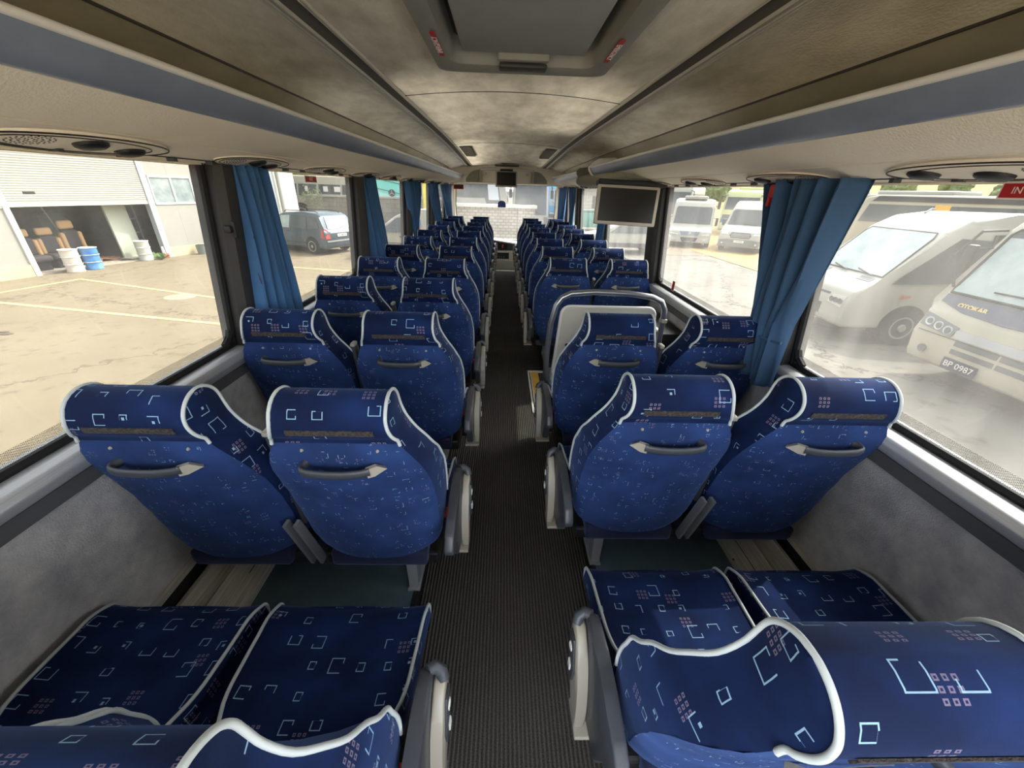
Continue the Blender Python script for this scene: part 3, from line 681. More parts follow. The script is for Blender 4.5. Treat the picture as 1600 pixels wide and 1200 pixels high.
curtain('window_curtain', 'blue pleated curtain beside the black pillar nearest the garage', -1, (1.73, 1.96), (1.66, 1.98), MT['curtain'], zb=-0.80, pleats=6, depth=0.038)
curtain('window_curtain', 'blue curtain gathered between the parked estate car and the white van', -1, (3.28, 3.62), (3.34, 3.75), MT['curtain'], zb=-0.70, pleats=5)
curtain('window_curtain', 'blue curtain narrowing to a point left of the yellow banner', -1, (4.80, 5.50), (4.98, 5.12), MT['curtain'], pleats=8, ph=1)
curtain('window_curtain', 'blue curtain just ahead of the van lettering', -1, (6.35, 7.0), (6.6, 7.15), MT['curtain'], pleats=7, ph=2)
curtain('window_curtain', 'foremost blue curtain on the garage side beside the clock display', -1, (7.5, 8.75), (7.9, 8.6), MT['curtain'], pleats=9, ph=3)
curtain('window_curtain', 'shaded blue straight curtain hanging behind the tied one', 1, (1.56, 1.91), (1.54, 1.66), MT['curtain_shaded'], x=1.105, zb=-0.60, pleats=6, depth=0.022, mid=(1.56, 1.70, 0.65), ph=0.5)
curtain('window_curtain', 'large blue curtain swept sideways and tied at the sill beside white minibus', 1, (1.33, 1.72), (1.40, 1.56), MT['curtain_shaded'], x=1.06, zb=-0.70, pleats=5, depth=0.042, mid=(1.42, 1.62, 0.66), rows=34, ph=1.5)
b = MB(); b.tube([(1.035, 1.40, -0.50), (1.02, 1.50, -0.515), (1.04, 1.60, -0.505)], 0.006, 6); b.build('tie_band', MT['curtain_shaded'], bpy.data.objects['window_curtain.006'])
curtain('window_curtain', 'small blue curtain hanging low beneath the side screen', 1, (4.72, 4.98), (4.80, 4.98), MT['curtain'], pleats=4, ph=2)
curtain('window_curtain', 'blue curtain beside the dark pillar seen over the far seats', 1, (6.95, 7.5), (6.95, 7.2), MT['curtain'], pleats=6, ph=3)
curtain('window_curtain', 'foremost blue curtain beside the pillar nearest the blue coach', 1, (7.9, 8.9), (8.0, 8.7), MT['curtain'], pleats=8, ph=4)
for sgn, side in ((-1, 'left'), (1, 'right')):
    b = MB(); b.tube([(sgn * 1.10, YB, 0.064), (sgn * 1.10, 9.2, 0.064)], 0.005, 6)
    for k in range(46): b.box(*sorted((sgn * 1.088, sgn * 1.112)), 0.9 + k * 0.18, 0.915 + k * 0.18, 0.05, 0.062)
    tag(b.build('curtain_rail', MT['darkplast']), 'thin dark curtain rail under the %s rack' % side, 'curtain rail')
# red notices stuck on the side glass
def notice(y, z, sgn, w_, h_, body, label, x=1.165, size=None):
    o = empty('window_sticker', (sgn * x, y, z), 0, label, 'sticker')
    b = MB(); b.box(-0.0008, 0.0008, -w_ / 2 - 0.004, w_ / 2 + 0.004, -h_ / 2 - 0.004, h_ / 2 + 0.004); b.build('border', MT['lettwhite'], o)
    b = MB(); b.box(*sorted((-sgn * 0.0008, -sgn * 0.0018)), -w_ / 2, w_ / 2, -h_ / 2, h_ / 2); b.build('field', MT['redsign'], o)
    if body: text('lettering', body, size or h_ * 0.55, MT['lettwhite'], frame((-sgn * 0.0022, 0, 0), (0, -sgn, 0), (0, 0, 1)), o, 0.0003)
    return o
notice(0.955, 0.032, 1, 0.12, 0.030, 'IN CASE', 'red notice at the top of the nearest right window', 1.14, 0.021)
notice(2.76, -0.575, 1, 0.035, 0.06, '', 'small orange-red sticker at the foot of the middle right window')
notice(2.52, 0.022, -1, 0.14, 0.026, 'EXIT', 'dark red notice at the top of the left window above the car', 1.14, 0.024)
b = MB(); b.box(1.03, 1.05, 1.70, 1.75, 0.0, 0.05, 0.005); b.box(1.032, 1.045, 1.735, 1.75, -0.03, 0.03, 0.003)
tag(b.build('safety_hammer', MT['red'], smooth=40), 'red emergency hammer behind the large tied curtain', 'hammer')
b = MB(); b.tube([(-1.07, 1.73, -0.2), (-1.09, 1.72, -0.3), (-1.07, 1.70, -0.38), (-1.085, 1.74, -0.46), (-1.09, 1.76, -0.4)], 0.0018, 6); tag(b.build('loose_wire', mat('maroon_wire', (84, 28, 34), 0.5)), 'thin loose dark red wire on the nearest left pillar', 'wire')
b = MB(); b.box(-1.12, -1.095, 1.63, 1.67, -0.18, -0.155, 0.004); b.box(-1.10, -1.085, 1.645, 1.66, -0.2, -0.14, 0.003); tag(b.build('coat_hook', MT['black'], smooth=40), 'black coat hook on the nearest left pillar', 'hook')
# partition, rail and stair edge ----------------------------------------
o = empty('grab_rail', (0.58, 2.22, ZP), 0, 'curved steel rail around the cream partition by the rear door', 'grab rail')
b = MB(); pts = [(-0.10, 0.0, 0.26), (-0.30, 0.0, 0.30), (-0.345, 0.0, 0.36), (-0.345, 0.0, 0.55), (-0.335, 0.0, 0.72), (-0.31, 0, 0.83), (-0.28, 0.0, 0.875), (-0.23, 0, 0.90), (-0.1, 0.0, 0.912), (0.1, 0.0, 0.908), (0.24, 0, 0.89), (0.30, 0, 0.865), (0.325, 0, 0.82), (0.33, 0, 0.76), (0.33, 0, 0.3)]
b.tube(pts, 0.017, 12); b.build('tube', MT['chrome'], o, smooth=60)
b = MB(); b.box(0.312, 0.35, -0.02, 0.02, 0.74, 0.765, 0.005); b.build('clamp', MT['beigeplast'], o)
pp = empty('partition', (0.60, 2.25, ZP), 0, 'cream partition panel standing between rear seats and stairwell', 'partition')
def rrect(x0, x1, z0, z1, r, taper=0.0):
    pts = []
    for cx_, cz_, a0 in ((x1 - r, z1 - r, 0), (x0 + r + taper, z1 - r, 90), (x0 + r, z0 + r, 180), (x1 - r, z0 + r, 270)):
        for a in range(0, 91, 18): pts.append((cx_ + r * math.cos(math.radians(a0 + a)), cz_ + r * math.sin(math.radians(a0 + a))))
    return pts
b = MB(); b.prism(rrect(-0.335, 0.265, 0.06, 0.815, 0.05, 0.045), -0.006, 0.006, 'y'); b.build('board', MT['cream'], pp)
b = MB(); b.tube([(x, 0, z) for x, z in rrect(-0.338, 0.268, 0.057, 0.818, 0.05, 0.045)], 0.009, 8, closed=True); b.build('edge_trim', MT['racklip'], pp, smooth=60)
b = MB(); b.lathe([(0.010, -0.008), (0.010, -0.012), (0.004, -0.014)], (-0.245, 0, 0.58), 12, 'y'); b.build('screw_cap', MT['hook'], pp)
o = empty('stair_edge', (0.25, 2.9, ZA), 0, 'yellow and white edge strip around the rear stairwell', 'stair edge')
b = MB(); b.box(-0.05, -0.035, -0.36, 0.37, 0, 0.012, 0.003); b.box(-0.028, -0.018, -0.36, 0.37, 0, 0.014, 0.003); b.box(-0.05, 0.5, 0.355, 0.385, 0, 0.012, 0.003); b.box(-0.05, 0.12, -0.375, -0.35, 0, 0.012, 0.003); b.build('white_rim', MT['white'], o)
boxo('yellow_strip', MT['yellow'], -0.018, 0.045, -0.35, 0.355, 0, 0.01, o)
# folded black bin and bracket gear beside the stairwell
o = empty('stair_cabinet', (1.0, 2.75, ZP), 0, 'black cabinet with pale top edge below the right window at the stairwell', 'cabinet')
boxo('body', MT['black'], -0.03, 0.15, -0.38, 0.24, -0.3, 0.62, o, 0.01); boxo('top_edge', MT['racklip'], -0.035, -0.015, -0.36, 0.23, 0.62, 0.635, o, 0.004)
boxo('side_box', MT['slot'], -0.13, -0.03, -0.40, -0.2, 0.0, 0.47, o, 0.01)
# ============================================================ SEATS
HW = [(.28, .165), (.295, .190), (.33, .209), (.38, .220), (.46, .226), (.58, .227), (.66, .224), (.71, .217), (.75, .206), (.79, .189), (.82, .172), (.85, .155), (.88, .142), (.91, .136), (.98, .135)]
def hwz(z): return interp(HW, z)
REAR = [(.130, .285), (.117, .33), (.101, .40), (.086, .48), (.070, .56), (.053, .64), (.036, .71), (.021, .77), (.012, .81), (.009, .838)]
RC, RRAD = (.052, .898), .066
ROLL = [(RC[0] + RRAD * math.cos(math.radians(a_)), RC[1] + RRAD * math.sin(math.radians(a_))) for a_ in (226, 216, 205, 193, 180, 164, 148, 132, 116, 102, 90)]
def fy(z):
    if z > RC[1]: return RC[0] + math.sqrt(max(0, RRAD ** 2 - (z - RC[1]) ** 2))
    return interp([(.285, .255), (.40, .252), (.50, .238), (.60, .212), (.68, .178), (.76, .144), (.82, .124), (.86, .118), (.898, .118)], z)
BOL = [(.28, .0), (.42, .022), (.53, .040), (.62, .042), (.70, .026), (.77, .006), (.82, .0), (.98, .0)]
RND = [(.28, .055), (.45, .058), (.58, .048), (.66, .032), (.74, .014), (.80, .004), (.84, .0), (.87, .0)]
def smooth_path(pts, k=3):
    pts = [Vector(p) for p in pts]; out = []
    for i in range(len(pts) - 1):
        p0, p1, p2, p3 = pts[max(i - 1, 0)], pts[i], pts[i + 1], pts[min(i + 2, len(pts) - 1)]
        for j in range(k):
            t = j / k; out.append(.5 * ((2 * p1) + (p2 - p0) * t + (2 * p0 - 5 * p1 + 4 * p2 - p3) * t * t + (3 * p1 - p0 - 3 * p2 + p3) * t ** 3))
    return out + [pts[-1]]
def make_seat(sd, kind):
    """sd: +1 when the aisle lies towards +x; kind 'aisle' or 'window'"""
    o = empty('passenger_chair', (0, 0, 0))
    ss = [-1, -.94, -.85, -.7, -.45, -.15, .15, .45, .7, .85, .94, 1]
    def rear(s, y, z, k=1.0):
        return Vector((s * hwz(z) * (1 - 0.03 * abs(s) ** 8), y + interp(RND, z) * abs(s) ** 3.2 * k - 0.006 * (1 - s * s) * (1 if z < .8 else 0), z))
    def front(s, z): return Vector((s * hwz(z), fy(z) + interp(BOL, z) * abs(s) ** 3 , z))
    # smooth rear panel
    Z = [(interp([(z, y) for y, z in REAR], z_), z_) for z_ in [.285 + (.838 - .285) * i / 26 for i in range(27)]]
    b = MB(); P = [[rear(s, y, z) for s in ss] for y, z in Z]; UV = [[(s * hwz(z), z) for s in ss] for y, z in Z]
    b.grid(P, UV); b.build('back_panel', MT['fabback'], o, smooth=70)
    # roll, front and cheeks
    b = MB(); uvl = b._uv()
    R = REAR + ROLL
    arc = 0; UVr = []; P = []
    for i, (y, z) in enumerate(ROLL):
        if i: arc += math.hypot(y - ROLL[i - 1][0], z - ROLL[i - 1][1])
    pl = [(.009, .838)] + ROLL; P = []; U = []; arc = 0
    for i, (y, z) in enumerate(pl):
        if i: arc += math.hypot(y - pl[i - 1][0], z - pl[i - 1][1])
        P.append([Vector((s * hwz(z), y, z)) for s in ss]); U.append([(s * .13 + 1.3, .85 + arc) for s in ss])
    fz = [.9635, .960, .952, .940, .925, .90, .88, .86, .82, .78, .73, .68, .63, .58, .53, .48, .42, .35, .285]
    for z in fz:
        arc += .03; P.append([front(s, z) for s in ss]); U.append([(s * hwz(z) + 1.3, .85 + arc) for s in ss])
    b.grid(P, U)
    for s in (-1, 1):
        A = [rear(s, y, z) for y, z in REAR] + [Vector((s * hwz(z), y, z)) for y, z in ROLL]
        B = [front(s, z) for y, z in REAR] + [front(s, z) for y, z in ROLL[:4]] + [front(s, max(z, .87)) for y, z in ROLL[4:]]
        P = []; U = []
        for a, c in zip(A, B):
            row = []; ur = []
            for t_ in (0, .2, .5, .8, 1):
                p = a.lerp(c, t_); p.x += s * 0.010 * math.sin(PI * t_) * (1 if a.z > .8 else 0.6); row.append(p); ur.append((p.y + 2.6, p.z))
            P.append(row); U.append(ur)
        b.grid(P, U)
    # bottom closing
    b.bm.faces.new([b.bm.verts.new(rear(s, REAR[0][0], REAR[0][1])) for s in ss] + [b.bm.verts.new(front(s, .285)) for s in ss[::-1]])
    b.build('backrest', MT['fab'], o, smooth=50, weld=0.0004)
    # white piping down both front edges and round the roll
    for s in (-1, 1):
        pts = [front(s, z) + Vector((s * .001, .001, 0)) for z in [.46, .50, .54, .58, .62, .66, .70, .74, .78, .82, .86, .89, .915, .935, .95]]
        pts += [Vector((s * hwz(z) + s * .001, y, z)) for y, z in [(.075, .9605)] + ROLL[::-1]] + [rear(s, .008, .834)]
        b = MB(); b.tube(smooth_path(pts), .0046, 7); b.build('piping', MT['piping'], o, smooth=80)
    # hook strip and studs
    b = MB()
    for k in range(2): pass
    b.grid([[Vector((x, RC[0] + (RRAD + .0008) * math.cos(math.radians(a_)), RC[1] + (RRAD + .0008) * math.sin(math.radians(a_)))) for x in (-.105, -.05, 0, .05, .105)] for a_ in (186, 191, 196, 201)])
    vs = b.bm.verts
    sg = b.build('hook_strip', MT['hook'], o); md = sg.modifiers.new('thickness', 'SOLIDIFY'); md.thickness = .003
    for x in (-.09, .10):
        b = MB(); b.lathe([(.0045, 0), (.003, -.004)], (x, .010, .815), 8, 'y'); b.build('stud', MT['beigeplast'], o)
    # handle on the rear
    a = sd  # beige mount points towards the aisle
    b = MB(); pts = smooth_path([(-.090, .022, .768), (-.096, .004, .766), (-.090, -.012, .764), (-.06, -.020, .762), (0, -.023, .761), (.05, -.019, .762), (.080, -.010, .764)])
    b.tube([(a * x, y, z) for x, y, z in pts], .0075, 10, r2=.0135); b.build('handle', MT['darkplast'], o, smooth=60)
    b = MB()
    q0, q1 = (.084, .004), (.140, .062)
    b.slab([(a * .072, -.012, .775), (a * .072, -.012, .749), (a * .088, -.004, .749), (a * .114, .018, .757), (a * .094, .002, .777)], .013)
    b.build('handle_mount', MT['beigeplast'], o, smooth=25)
    # lower flap below the back
    b = MB(); b.box(-.165, .165, .14, .24, .225, .292, .012); b.build('lower_flap', MT['fabplain'], o, smooth=50)
    # cushion ------------------------------------------------------------
    def cw(y):  return interp([(.17, .165), (.26, .168), (.32, .182), (.38, .203), (.5, .208), (.62, .212)], y)
    def cz(s, y):
        return .352 + .010 * math.cos((y - .2) * 7) + .016 * abs(s) ** 3 - max(0, y - .56) ** 1.5 * 1.8
    ys_ = [.17, .20, .24, .28, .32, .36, .40, .44, .48, .52, .56, .59, .61, .622]
    b = MB(); P = [[Vector((s * cw(y), y, cz(s, y))) for s in ss] for y in ys_]; U = [[(s * cw(y) + .4, y + 4) for s in ss] for y in ys_]
    for y, z, da in ((.628, .315, .04), (.624, .28, .08), (.60, .25, .12)): P.append([Vector((s * .211, y - .006 * s * s, z)) for s in ss]); U.append([(s * .21 + .4, 4.63 + da) for s in ss])
    b.grid(P, U)
    for s in (-1, 1):
        P = []; U = []
        for y in ys_:
            t_ = cz(s, y); P.append([Vector((s * cw(y), y, t_)), Vector((s * (cw(y) + .006), y, t_ - .05)), Vector((s * (cw(y) - .004), y, .25))]); U.append([(y + 6, t_), (y + 6, t_ - .05), (y + 6, .25)])
        P.append([Vector((s * .211, .62, .315)), Vector((s * .214, .62, .28)), Vector((s * .208, .60, .25))]); U.append([(6.63, .315), (6.63, .28), (6.63, .25)])
        b.grid(P, U)
    b.build('cushion', MT['fab'], o, smooth=60, weld=.0004)
    b = MB(); b.box(-.20, .20, .17, .585, .20, .256, .01); b.build('seat_pan', MT['black'], o)
    for s in (-1, 1):
        pts = [Vector((s * cw(y), y, cz(s, y) + .002)) for y in ys_[1:]] + [Vector((s * .212, .629, .315)), Vector((s * .212, .624, .275))]
        b = MB(); b.tube(smooth_path(pts, 2), .0044, 7); b.build('cushion_piping', MT['piping'], o, smooth=80)
    b = MB(); b.tube([(-.15, .335, .3585 - .004), (0, .33, .3565 - .004), (.15, .335, .3585 - .004)], .0035, 6); b.build('cushion_seam', MT['fabplain'], o)
    # frame struts and leg
    for s in ((-sd,) if kind == 'aisle' else (sd,)):
        b = MB(); b.prism([(.085, .47), (.115, .47), (.205, .20), (.17, .20)], *sorted((s * .214, s * .224)), 'x'); b.build('side_frame', MT['greymetal'], o)
    if kind == 'aisle':
        b = MB(); x0 = sd * .085
        b.prism([(x0 - .017, 0.0), (x0 + .017, 0.0), (x0 + .021, .21), (x0 - .021, .21)], .215, .265, 'y'); b.box(x0 - .02, x0 + .02, .21, .55, .185, .21); b.prism([(x0 - .017, 0), (x0 + .017, 0), (x0 + .02, .2), (x0 - .02, .2)], .47, .51, 'y')
        b.box(x0 - .024, x0 + .024, .205, .52, 0, .012, .003); b.build('leg', MT['greymetal'], o, smooth=30)
        # raised centre armrest
        b = MB(); x0 = -sd * .235
        b.prism([(.105, .795), (.135, .80), (.155, .77), (.20, .42), (.165, .40), (.135, .60)], x0 - .008, x0 + .008, 'x', .003); b.build('centre_armrest', MT['darkplast'], o, smooth=40)
        b = MB(); b.box(x0 - .010, x0 + .010, .098, .142, .790, .806, .005); tp = b.build('centre_armrest_tip', MT['beigeplast'], o, smooth=40)
        # aisle armrest with control cover
        A = lambda x: sd * x
        b = MB(); top = []
        for y, z in [(.045, .405), (.07, .445), (.12, .470), (.20, .482), (.28, .487), (.34, .485), (.375, .474), (.392, .452)]: top.append((y, z))
        low = [(.380, .432), (.34, .442), (.31, .40), (.30, .26), (.26, .23), (.17, .25), (.14, .36), (.09, .37), (.05, .385)]
        b.prism(top + low, *sorted((A(.243), A(.273))), 'x', .006); b.build('armrest', MT['darkplast'], o, smooth=45)
        b = MB(); b.tube([(A(.262), .375, .470), (A(.275), .385, .468), (A(.290), .383, .456), (A(.294), .375, .440)], .014, 8); b.build('armrest_hook', MT['darkplast'], o, smooth=60)
        b = MB(); pr = []
        for k in range(24):
            a_ = 2 * PI * k / 24; u, v = .142 * math.cos(a_), (.052 + .010 * math.cos(a_)) * math.sin(a_)
            th = math.radians(66); pr.append((.325 + u * math.cos(th) - v * math.sin(th), .315 + u * math.sin(th) + v * math.cos(th)))
        b.prism(pr, *sorted((A(.274), A(.300))), 'x', .008); cov = b.build('side_cover', MT['beigeplast'], o, smooth=50)
        b = MB(); b.prism([(.315, .33), (.345, .415), (.385, .405), (.375, .34), (.345, .275), (.322, .285)], *sorted((A(.2995), A(.306))), 'x', .002); b.build('control_insert', MT['darkplast'], cov, smooth=40)
        b = MB(); b.box(*sorted((A(.305), A(.310))), .335, .355, .305, .330, .002); b.build('control_button', MT['white'], cov); b = MB(); b.tube([(A(.3065), .358 + .011 * math.cos(a_), .372 + .011 * math.sin(a_)) for a_ in [2 * PI * k / 14 for k in range(14)]], .002, 5, closed=True)
        b.build('dial_mark', MT['white'], cov)
        b = MB(); b.box(*sorted((A(.225), A(.298))), .24, .33, .175, .188, .003); b.build('cover_foot', MT['beigeplast'], o)
        b = MB(); b.box(*sorted((A(.215), A(.240))), .21, .25, .26, .385, .004); bk = b.build('belt_buckle', MT['black'], o)
        b = MB(); b.box(*sorted((A(.217), A(.239))), .212, .248, .385, .400, .003); b.build('release_button', MT['red'], bk)
    return o
protos = {(sd, k): make_seat(sd, k) for sd in (1, -1) for k in ('aisle', 'window')}
L_ROWS = [.115, .81, 1.50, 2.18, 2.87, 3.56, 4.27, 4.98, 5.68, 6.38, 7.06, 7.76]
R_ROWS = [.24, .93, 1.55, 3.05, 3.71, 4.37, 5.04, 5.70, 6.36, 7.03, 7.68]
extra_l = {0: ', nearest the lens', 2: ', level with the first pillar'}
for side, sgn, rows in (('left', -1, L_ROWS), ('right', 1, R_ROWS)):
    for i, y in enumerate(rows):
        for kind in ('aisle', 'window'):
            sd = -sgn
            o = copy_tree(protos[(sd, kind)])
            o.location = (sgn * (.455 if kind == 'aisle' else .925), y, ZP)
            if i == 0:   # the rearmost backs are let down a little further
                th = math.radians(3.6 if sgn > 0 else 1.9); h_ = Vector((0, .19, .34)); Rm = Matrix.Rotation(th, 4, 'X')
                for ch in o.children:
                    if ch.name.split('.')[0] in ('back_panel', 'backrest', 'piping', 'hook_strip', 'stud', 'handle', 'handle_mount', 'centre_armrest', 'centre_armrest_tip'):
                        ch.rotation_euler = (th, 0, 0); ch.location = h_ - (Rm @ h_)
            where = {'left': 'left', 'right': 'right'}[side]
            lab = 'blue patterned coach seat at the %s %s, %s row from the rear' % (where, 'aisle edge' if kind == 'aisle' else 'window', ORD[i])
            if i == len(rows) - 1: lab = 'foremost blue patterned coach seat at the %s %s' % (where, 'aisle edge' if kind == 'aisle' else 'window')
            if side == 'right' and i == 2: lab = 'blue patterned %s seat on the right in front of the cream partition' % kind
            tag(o, lab, 'seat', 'blue patterned coach seats')
for o in protos.values(): drop_tree(o)
# ============================================================ OUTSIDE
G = -2.6
MT['conc'] = None
def ground_mat(name, c1, c2, c3, s1=0.5, crack=True, cw_=0.012):
    m, t, b = new_mat(name); e = N(t); L = t.links
    tc = t.nodes.new('ShaderNodeTexCoord')
    n1 = t.nodes.new('ShaderNodeTexNoise'); n1.inputs['Scale'].default_value = s1; n1.inputs['Detail'].default_value = 8; n1.inputs['Roughness'].default_value = .65; L.new(tc.outputs['Object'], n1.inputs['Vector'])
    n2 = t.nodes.new('ShaderNodeTexNoise'); n2.inputs['Scale'].default_value = s1 * 9; n2.inputs['Detail'].default_value = 6; L.new(tc.outputs['Object'], n2.inputs['Vector'])
    r1 = t.nodes.new('ShaderNodeValToRGB'); r1.color_ramp.elements[0].position = .35; r1.color_ramp.elements[1].position = .62; r1.color_ramp.elements[0].color = lin(*c2); r1.color_ramp.elements[1].color = lin(*c1); L.new(n1.outputs['Fac'], r1.inputs[0])
    r2 = t.nodes.new('ShaderNodeValToRGB'); r2.color_ramp.elements[0].position = .56; r2.color_ramp.elements[1].position = .72; r2.color_ramp.elements[0].color = (0, 0, 0, 1); r2.color_ramp.elements[1].color = (1, 1, 1, 1); L.new(n2.outputs['Fac'], r2.inputs[0])
    c = e.mix(e.m('MULTIPLY', r2.outputs[0], .6), r1.outputs[0], lin(*c3))
    if crack:
        vo = t.nodes.new('ShaderNodeTexVoronoi'); vo.feature = 'DISTANCE_TO_EDGE'; vo.inputs['Scale'].default_value = .16
        ad = t.nodes.new('ShaderNodeVectorMath'); ad.operation = 'ADD'; L.new(tc.outputs['Object'], ad.inputs[0]); L.new(n2.outputs['Color'], ad.inputs[1]); L.new(ad.outputs[0], vo.inputs['Vector'])
        k = e.m('LESS_THAN', vo.outputs['Distance'], cw_ * .5); c = e.mix(e.m('MULTIPLY', k, .7), c, lin(*c3))
    L.new(c, b.inputs['Base Color']); b.inputs['Roughness'].default_value = .9; b.inputs['Specular IOR Level'].default_value = .2
    return m
MT['yardL'] = ground_mat('beige_concrete', (136, 124, 102), (127, 115, 94), (100, 90, 74))  # mottled concrete in its own beige
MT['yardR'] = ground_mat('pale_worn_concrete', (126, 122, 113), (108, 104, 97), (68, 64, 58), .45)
MT['gravel'] = ground_mat('stony_dirt', (134, 121, 104), (116, 102, 86), (88, 77, 66), .8, False)
MT['field'] = ground_mat('dry_yellow_field', (166, 140, 92), (150, 128, 82), (126, 114, 74), .15, False)
MT['hill'] = mat('hill_painted_haze', (170, 178, 160), 1.0, rgb2=(196, 200, 190), scale=.05)  # distance haze is mixed into the hill's pale green
MT['leaf'] = mat('tree_foliage', (92, 112, 70), .9, rgb2=(138, 150, 106), scale=1.2)
MT['trunk'] = mat('tree_bark', (96, 84, 70), .9)
MT['paintw'] = mat('white_vehicle_paint', (172, 170, 160), .35, var=.03, scale=1.5)
MT['paintcream'] = mat('cream_vehicle_paint', (174, 169, 152), .4)
MT['tyre'] = mat('tyre_rubber', (30, 30, 32), .85)
MT['rim'] = mat('silver_wheel_rim', (176, 178, 178), .4, .5)
MT['vglass'] = mat('dark_vehicle_glass', (52, 62, 66), .12, spec=.8)
MT['vglass2'] = mat('pale_glass_painted_reflection', (128, 146, 146), .12, spec=.8, rgb2=(176, 190, 186), scale=1.4)  # pale blotches in the colour stand in for reflections
MT['lamp'] = mat('clear_lamp_lens', (196, 204, 206), .15, spec=.8)
MT['lampdark'] = mat('dark_lamp_bowl', (96, 100, 102), .25)
MT['redlamp'] = mat('red_tail_lamp', (196, 40, 40), .25)
MT['amber'] = mat('amber_lamp', (180, 96, 60), .3)
MT['grille'] = mat('dark_grille', (58, 62, 66), .5)
MT['trimgrey'] = mat('grey_bumper', (110, 114, 118), .6)
MT['carpaint'] = mat('grey_blue_car_paint', (72, 88, 98), .3, .25)
MT['plate'] = mat('white_number_plate', (226, 226, 218), .5)
MT['platedark'] = mat('dark_number_plate', (50, 54, 78), .5)
MT['sheetw'] = mat('white_sandwich_panel', (160, 158, 149), .6, var=.03, scale=1.2)
MT['plinth'] = mat('beige_plinth_render', (196, 184, 150), .9, var=.12, scale=3)
MT['bsteel'] = mat('pale_steel_column', (172, 176, 184), .5, .2)
MT['block'] = None
def bricks(name, c1, c2, mor, sx, sy, ax='xz'):
    m, t, b = new_mat(name); L = t.links
    tc = t.nodes.new('ShaderNodeTexCoord'); sp = t.nodes.new('ShaderNodeSeparateXYZ'); cb = t.nodes.new('ShaderNodeCombineXYZ')
    L.new(tc.outputs['Object'], sp.inputs[0]); L.new(sp.outputs['XYZ'.index(ax[0].upper())], cb.inputs[0]); L.new(sp.outputs['XYZ'.index(ax[1].upper())], cb.inputs[1])
    br = t.nodes.new('ShaderNodeTexBrick'); br.inputs['Color1'].default_value = lin(*c1); br.inputs['Color2'].default_value = lin(*c2); br.inputs['Mortar'].default_value = lin(*mor)
    br.inputs['Scale'].default_value = 1.0; br.inputs['Brick Width'].default_value = sx; br.inputs['Row Height'].default_value = sy; br.inputs['Mortar Size'].default_value = .012
    L.new(cb.outputs[0], br.inputs['Vector'])
    n = t.nodes.new('ShaderNodeTexNoise'); n.inputs['Scale'].default_value = 1.5; n.inputs['Detail'].default_value = 6; L.new(tc.outputs['Object'], n.inputs['Vector'])
    e = N(t); L.new(e.mix(e.m('MULTIPLY', n.outputs['Fac'], .45), br.outputs[0], lin(*mor)), b.inputs['Base Color']); b.inputs['Roughness'].default_value = .95
    return m
MT['block'] = bricks('grey_block_wall', (150, 142, 130), (132, 126, 116), (110, 104, 96), .5, .22)
MT['stone'] = bricks('pale_stone_cladding', (204, 198, 184), (176, 170, 156), (128, 122, 110), .17, .085)
MT['stone2'] = bricks('pale_brick_building', (206, 200, 188), (190, 184, 172), (150, 146, 138), .6, .3)
# ground ----------------------------------------------------------------
def gplane(name, m, x0, x1, y0, y1, z, label=None):
    b = MB(); b.box(x0, x1, y0, y1, z - .1, z); o = b.build(name, m); struct(o); return o
gplane('ground', MT['yardR'], -1.2, 260, -80, 260, G)
gplane('ground_yard', MT['yardL'], -160, -1.2, -80, 260, G)
gplane('ground_gravel', MT['gravel'], 7.0, 75, 19.5, 75, G + .012)
gplane('ground_gravel', MT['gravel'], 17, 60, -40, 19.5, G + .010)
b = MB(); b.grid([[Vector((x, y, G + .02 + max(0, (math.hypot(x, y) - 76)) * .058)) for x in range(10, 420, 20)] for y in range(-60, 420, 20)])
struct(b.build('ground_field', MT['field'], smooth=60))
# painted bay lines
def line(p, q, wd, label):
    p, q = Vector(p), Vector(q); d = (q - p).normalized(); n = Vector((-d.y, d.x)) * wd / 2
    b = MB(); b.slab([(p.x + n.x, p.y + n.y, G + .004), (q.x + n.x, q.y + n.y, G + .004), (q.x - n.x, q.y - n.y, G + .004), (p.x - n.x, p.y - n.y, G + .004)], .006)
    tag(b.build('painted_line', mat('faded_yellow_paint', (214, 198, 128), .8, var=.15, scale=6)), label, 'painted line')
def gz(x, y): return (x, y)
line((-11.9, 9.0), (-4.9, 7.55), .10, 'faded yellow bay line nearest the coach windows')
line((-11.95, 11.4), (-5.9, 9.3), .08, 'faded yellow bay line starting in front of the blue barrel')
line((-11.95, 11.4), (-12.6, 8.0), .08, 'faded yellow line running along the garage front')
line((-10.5, 14.6), (-4.5, 13.4), .08, 'faded yellow bay line between garage and estate car')
b = MB()
for (x, y, r_) in ((-9.35, 6.95, .13), (-9.15, 7.0, .09), (-9.0, 6.9, .12)): b.lathe([(r_, 0), (r_ * .9, .012)], (x, y, G), 9, sx=1.0, sy=.5)
tag(b.build('dark_tar_patch', mat('tar', (92, 84, 72), .9)), 'small dark patch on the beige yard near the left window edge', 'tar patch')
b = MB(); b.lathe([(.33, 0), (.32, .008)], (-8.0, 9.75, G), 28); tag(b.build('manhole_cover', mat('manhole_iron', (150, 142, 124), .8)), 'round grey manhole cover between two yellow bay lines', 'manhole cover')
# puddle stain on the right
b = MB(); pts = []
for k in range(22):
    a = 2 * PI * k / 22; r_ = 1 + .35 * math.sin(3 * a + 1) + .2 * math.sin(7 * a); pts.append((4.35 + .30 * r_ * math.cos(a), 3.95 + .55 * r_ * math.sin(a), G + .004))
b.slab(pts, .004); tag(b.build('damp_stain', mat('wet_brown_concrete', (112, 96, 80), .35)), 'brown damp stain on the concrete below the cream bus', 'stain')
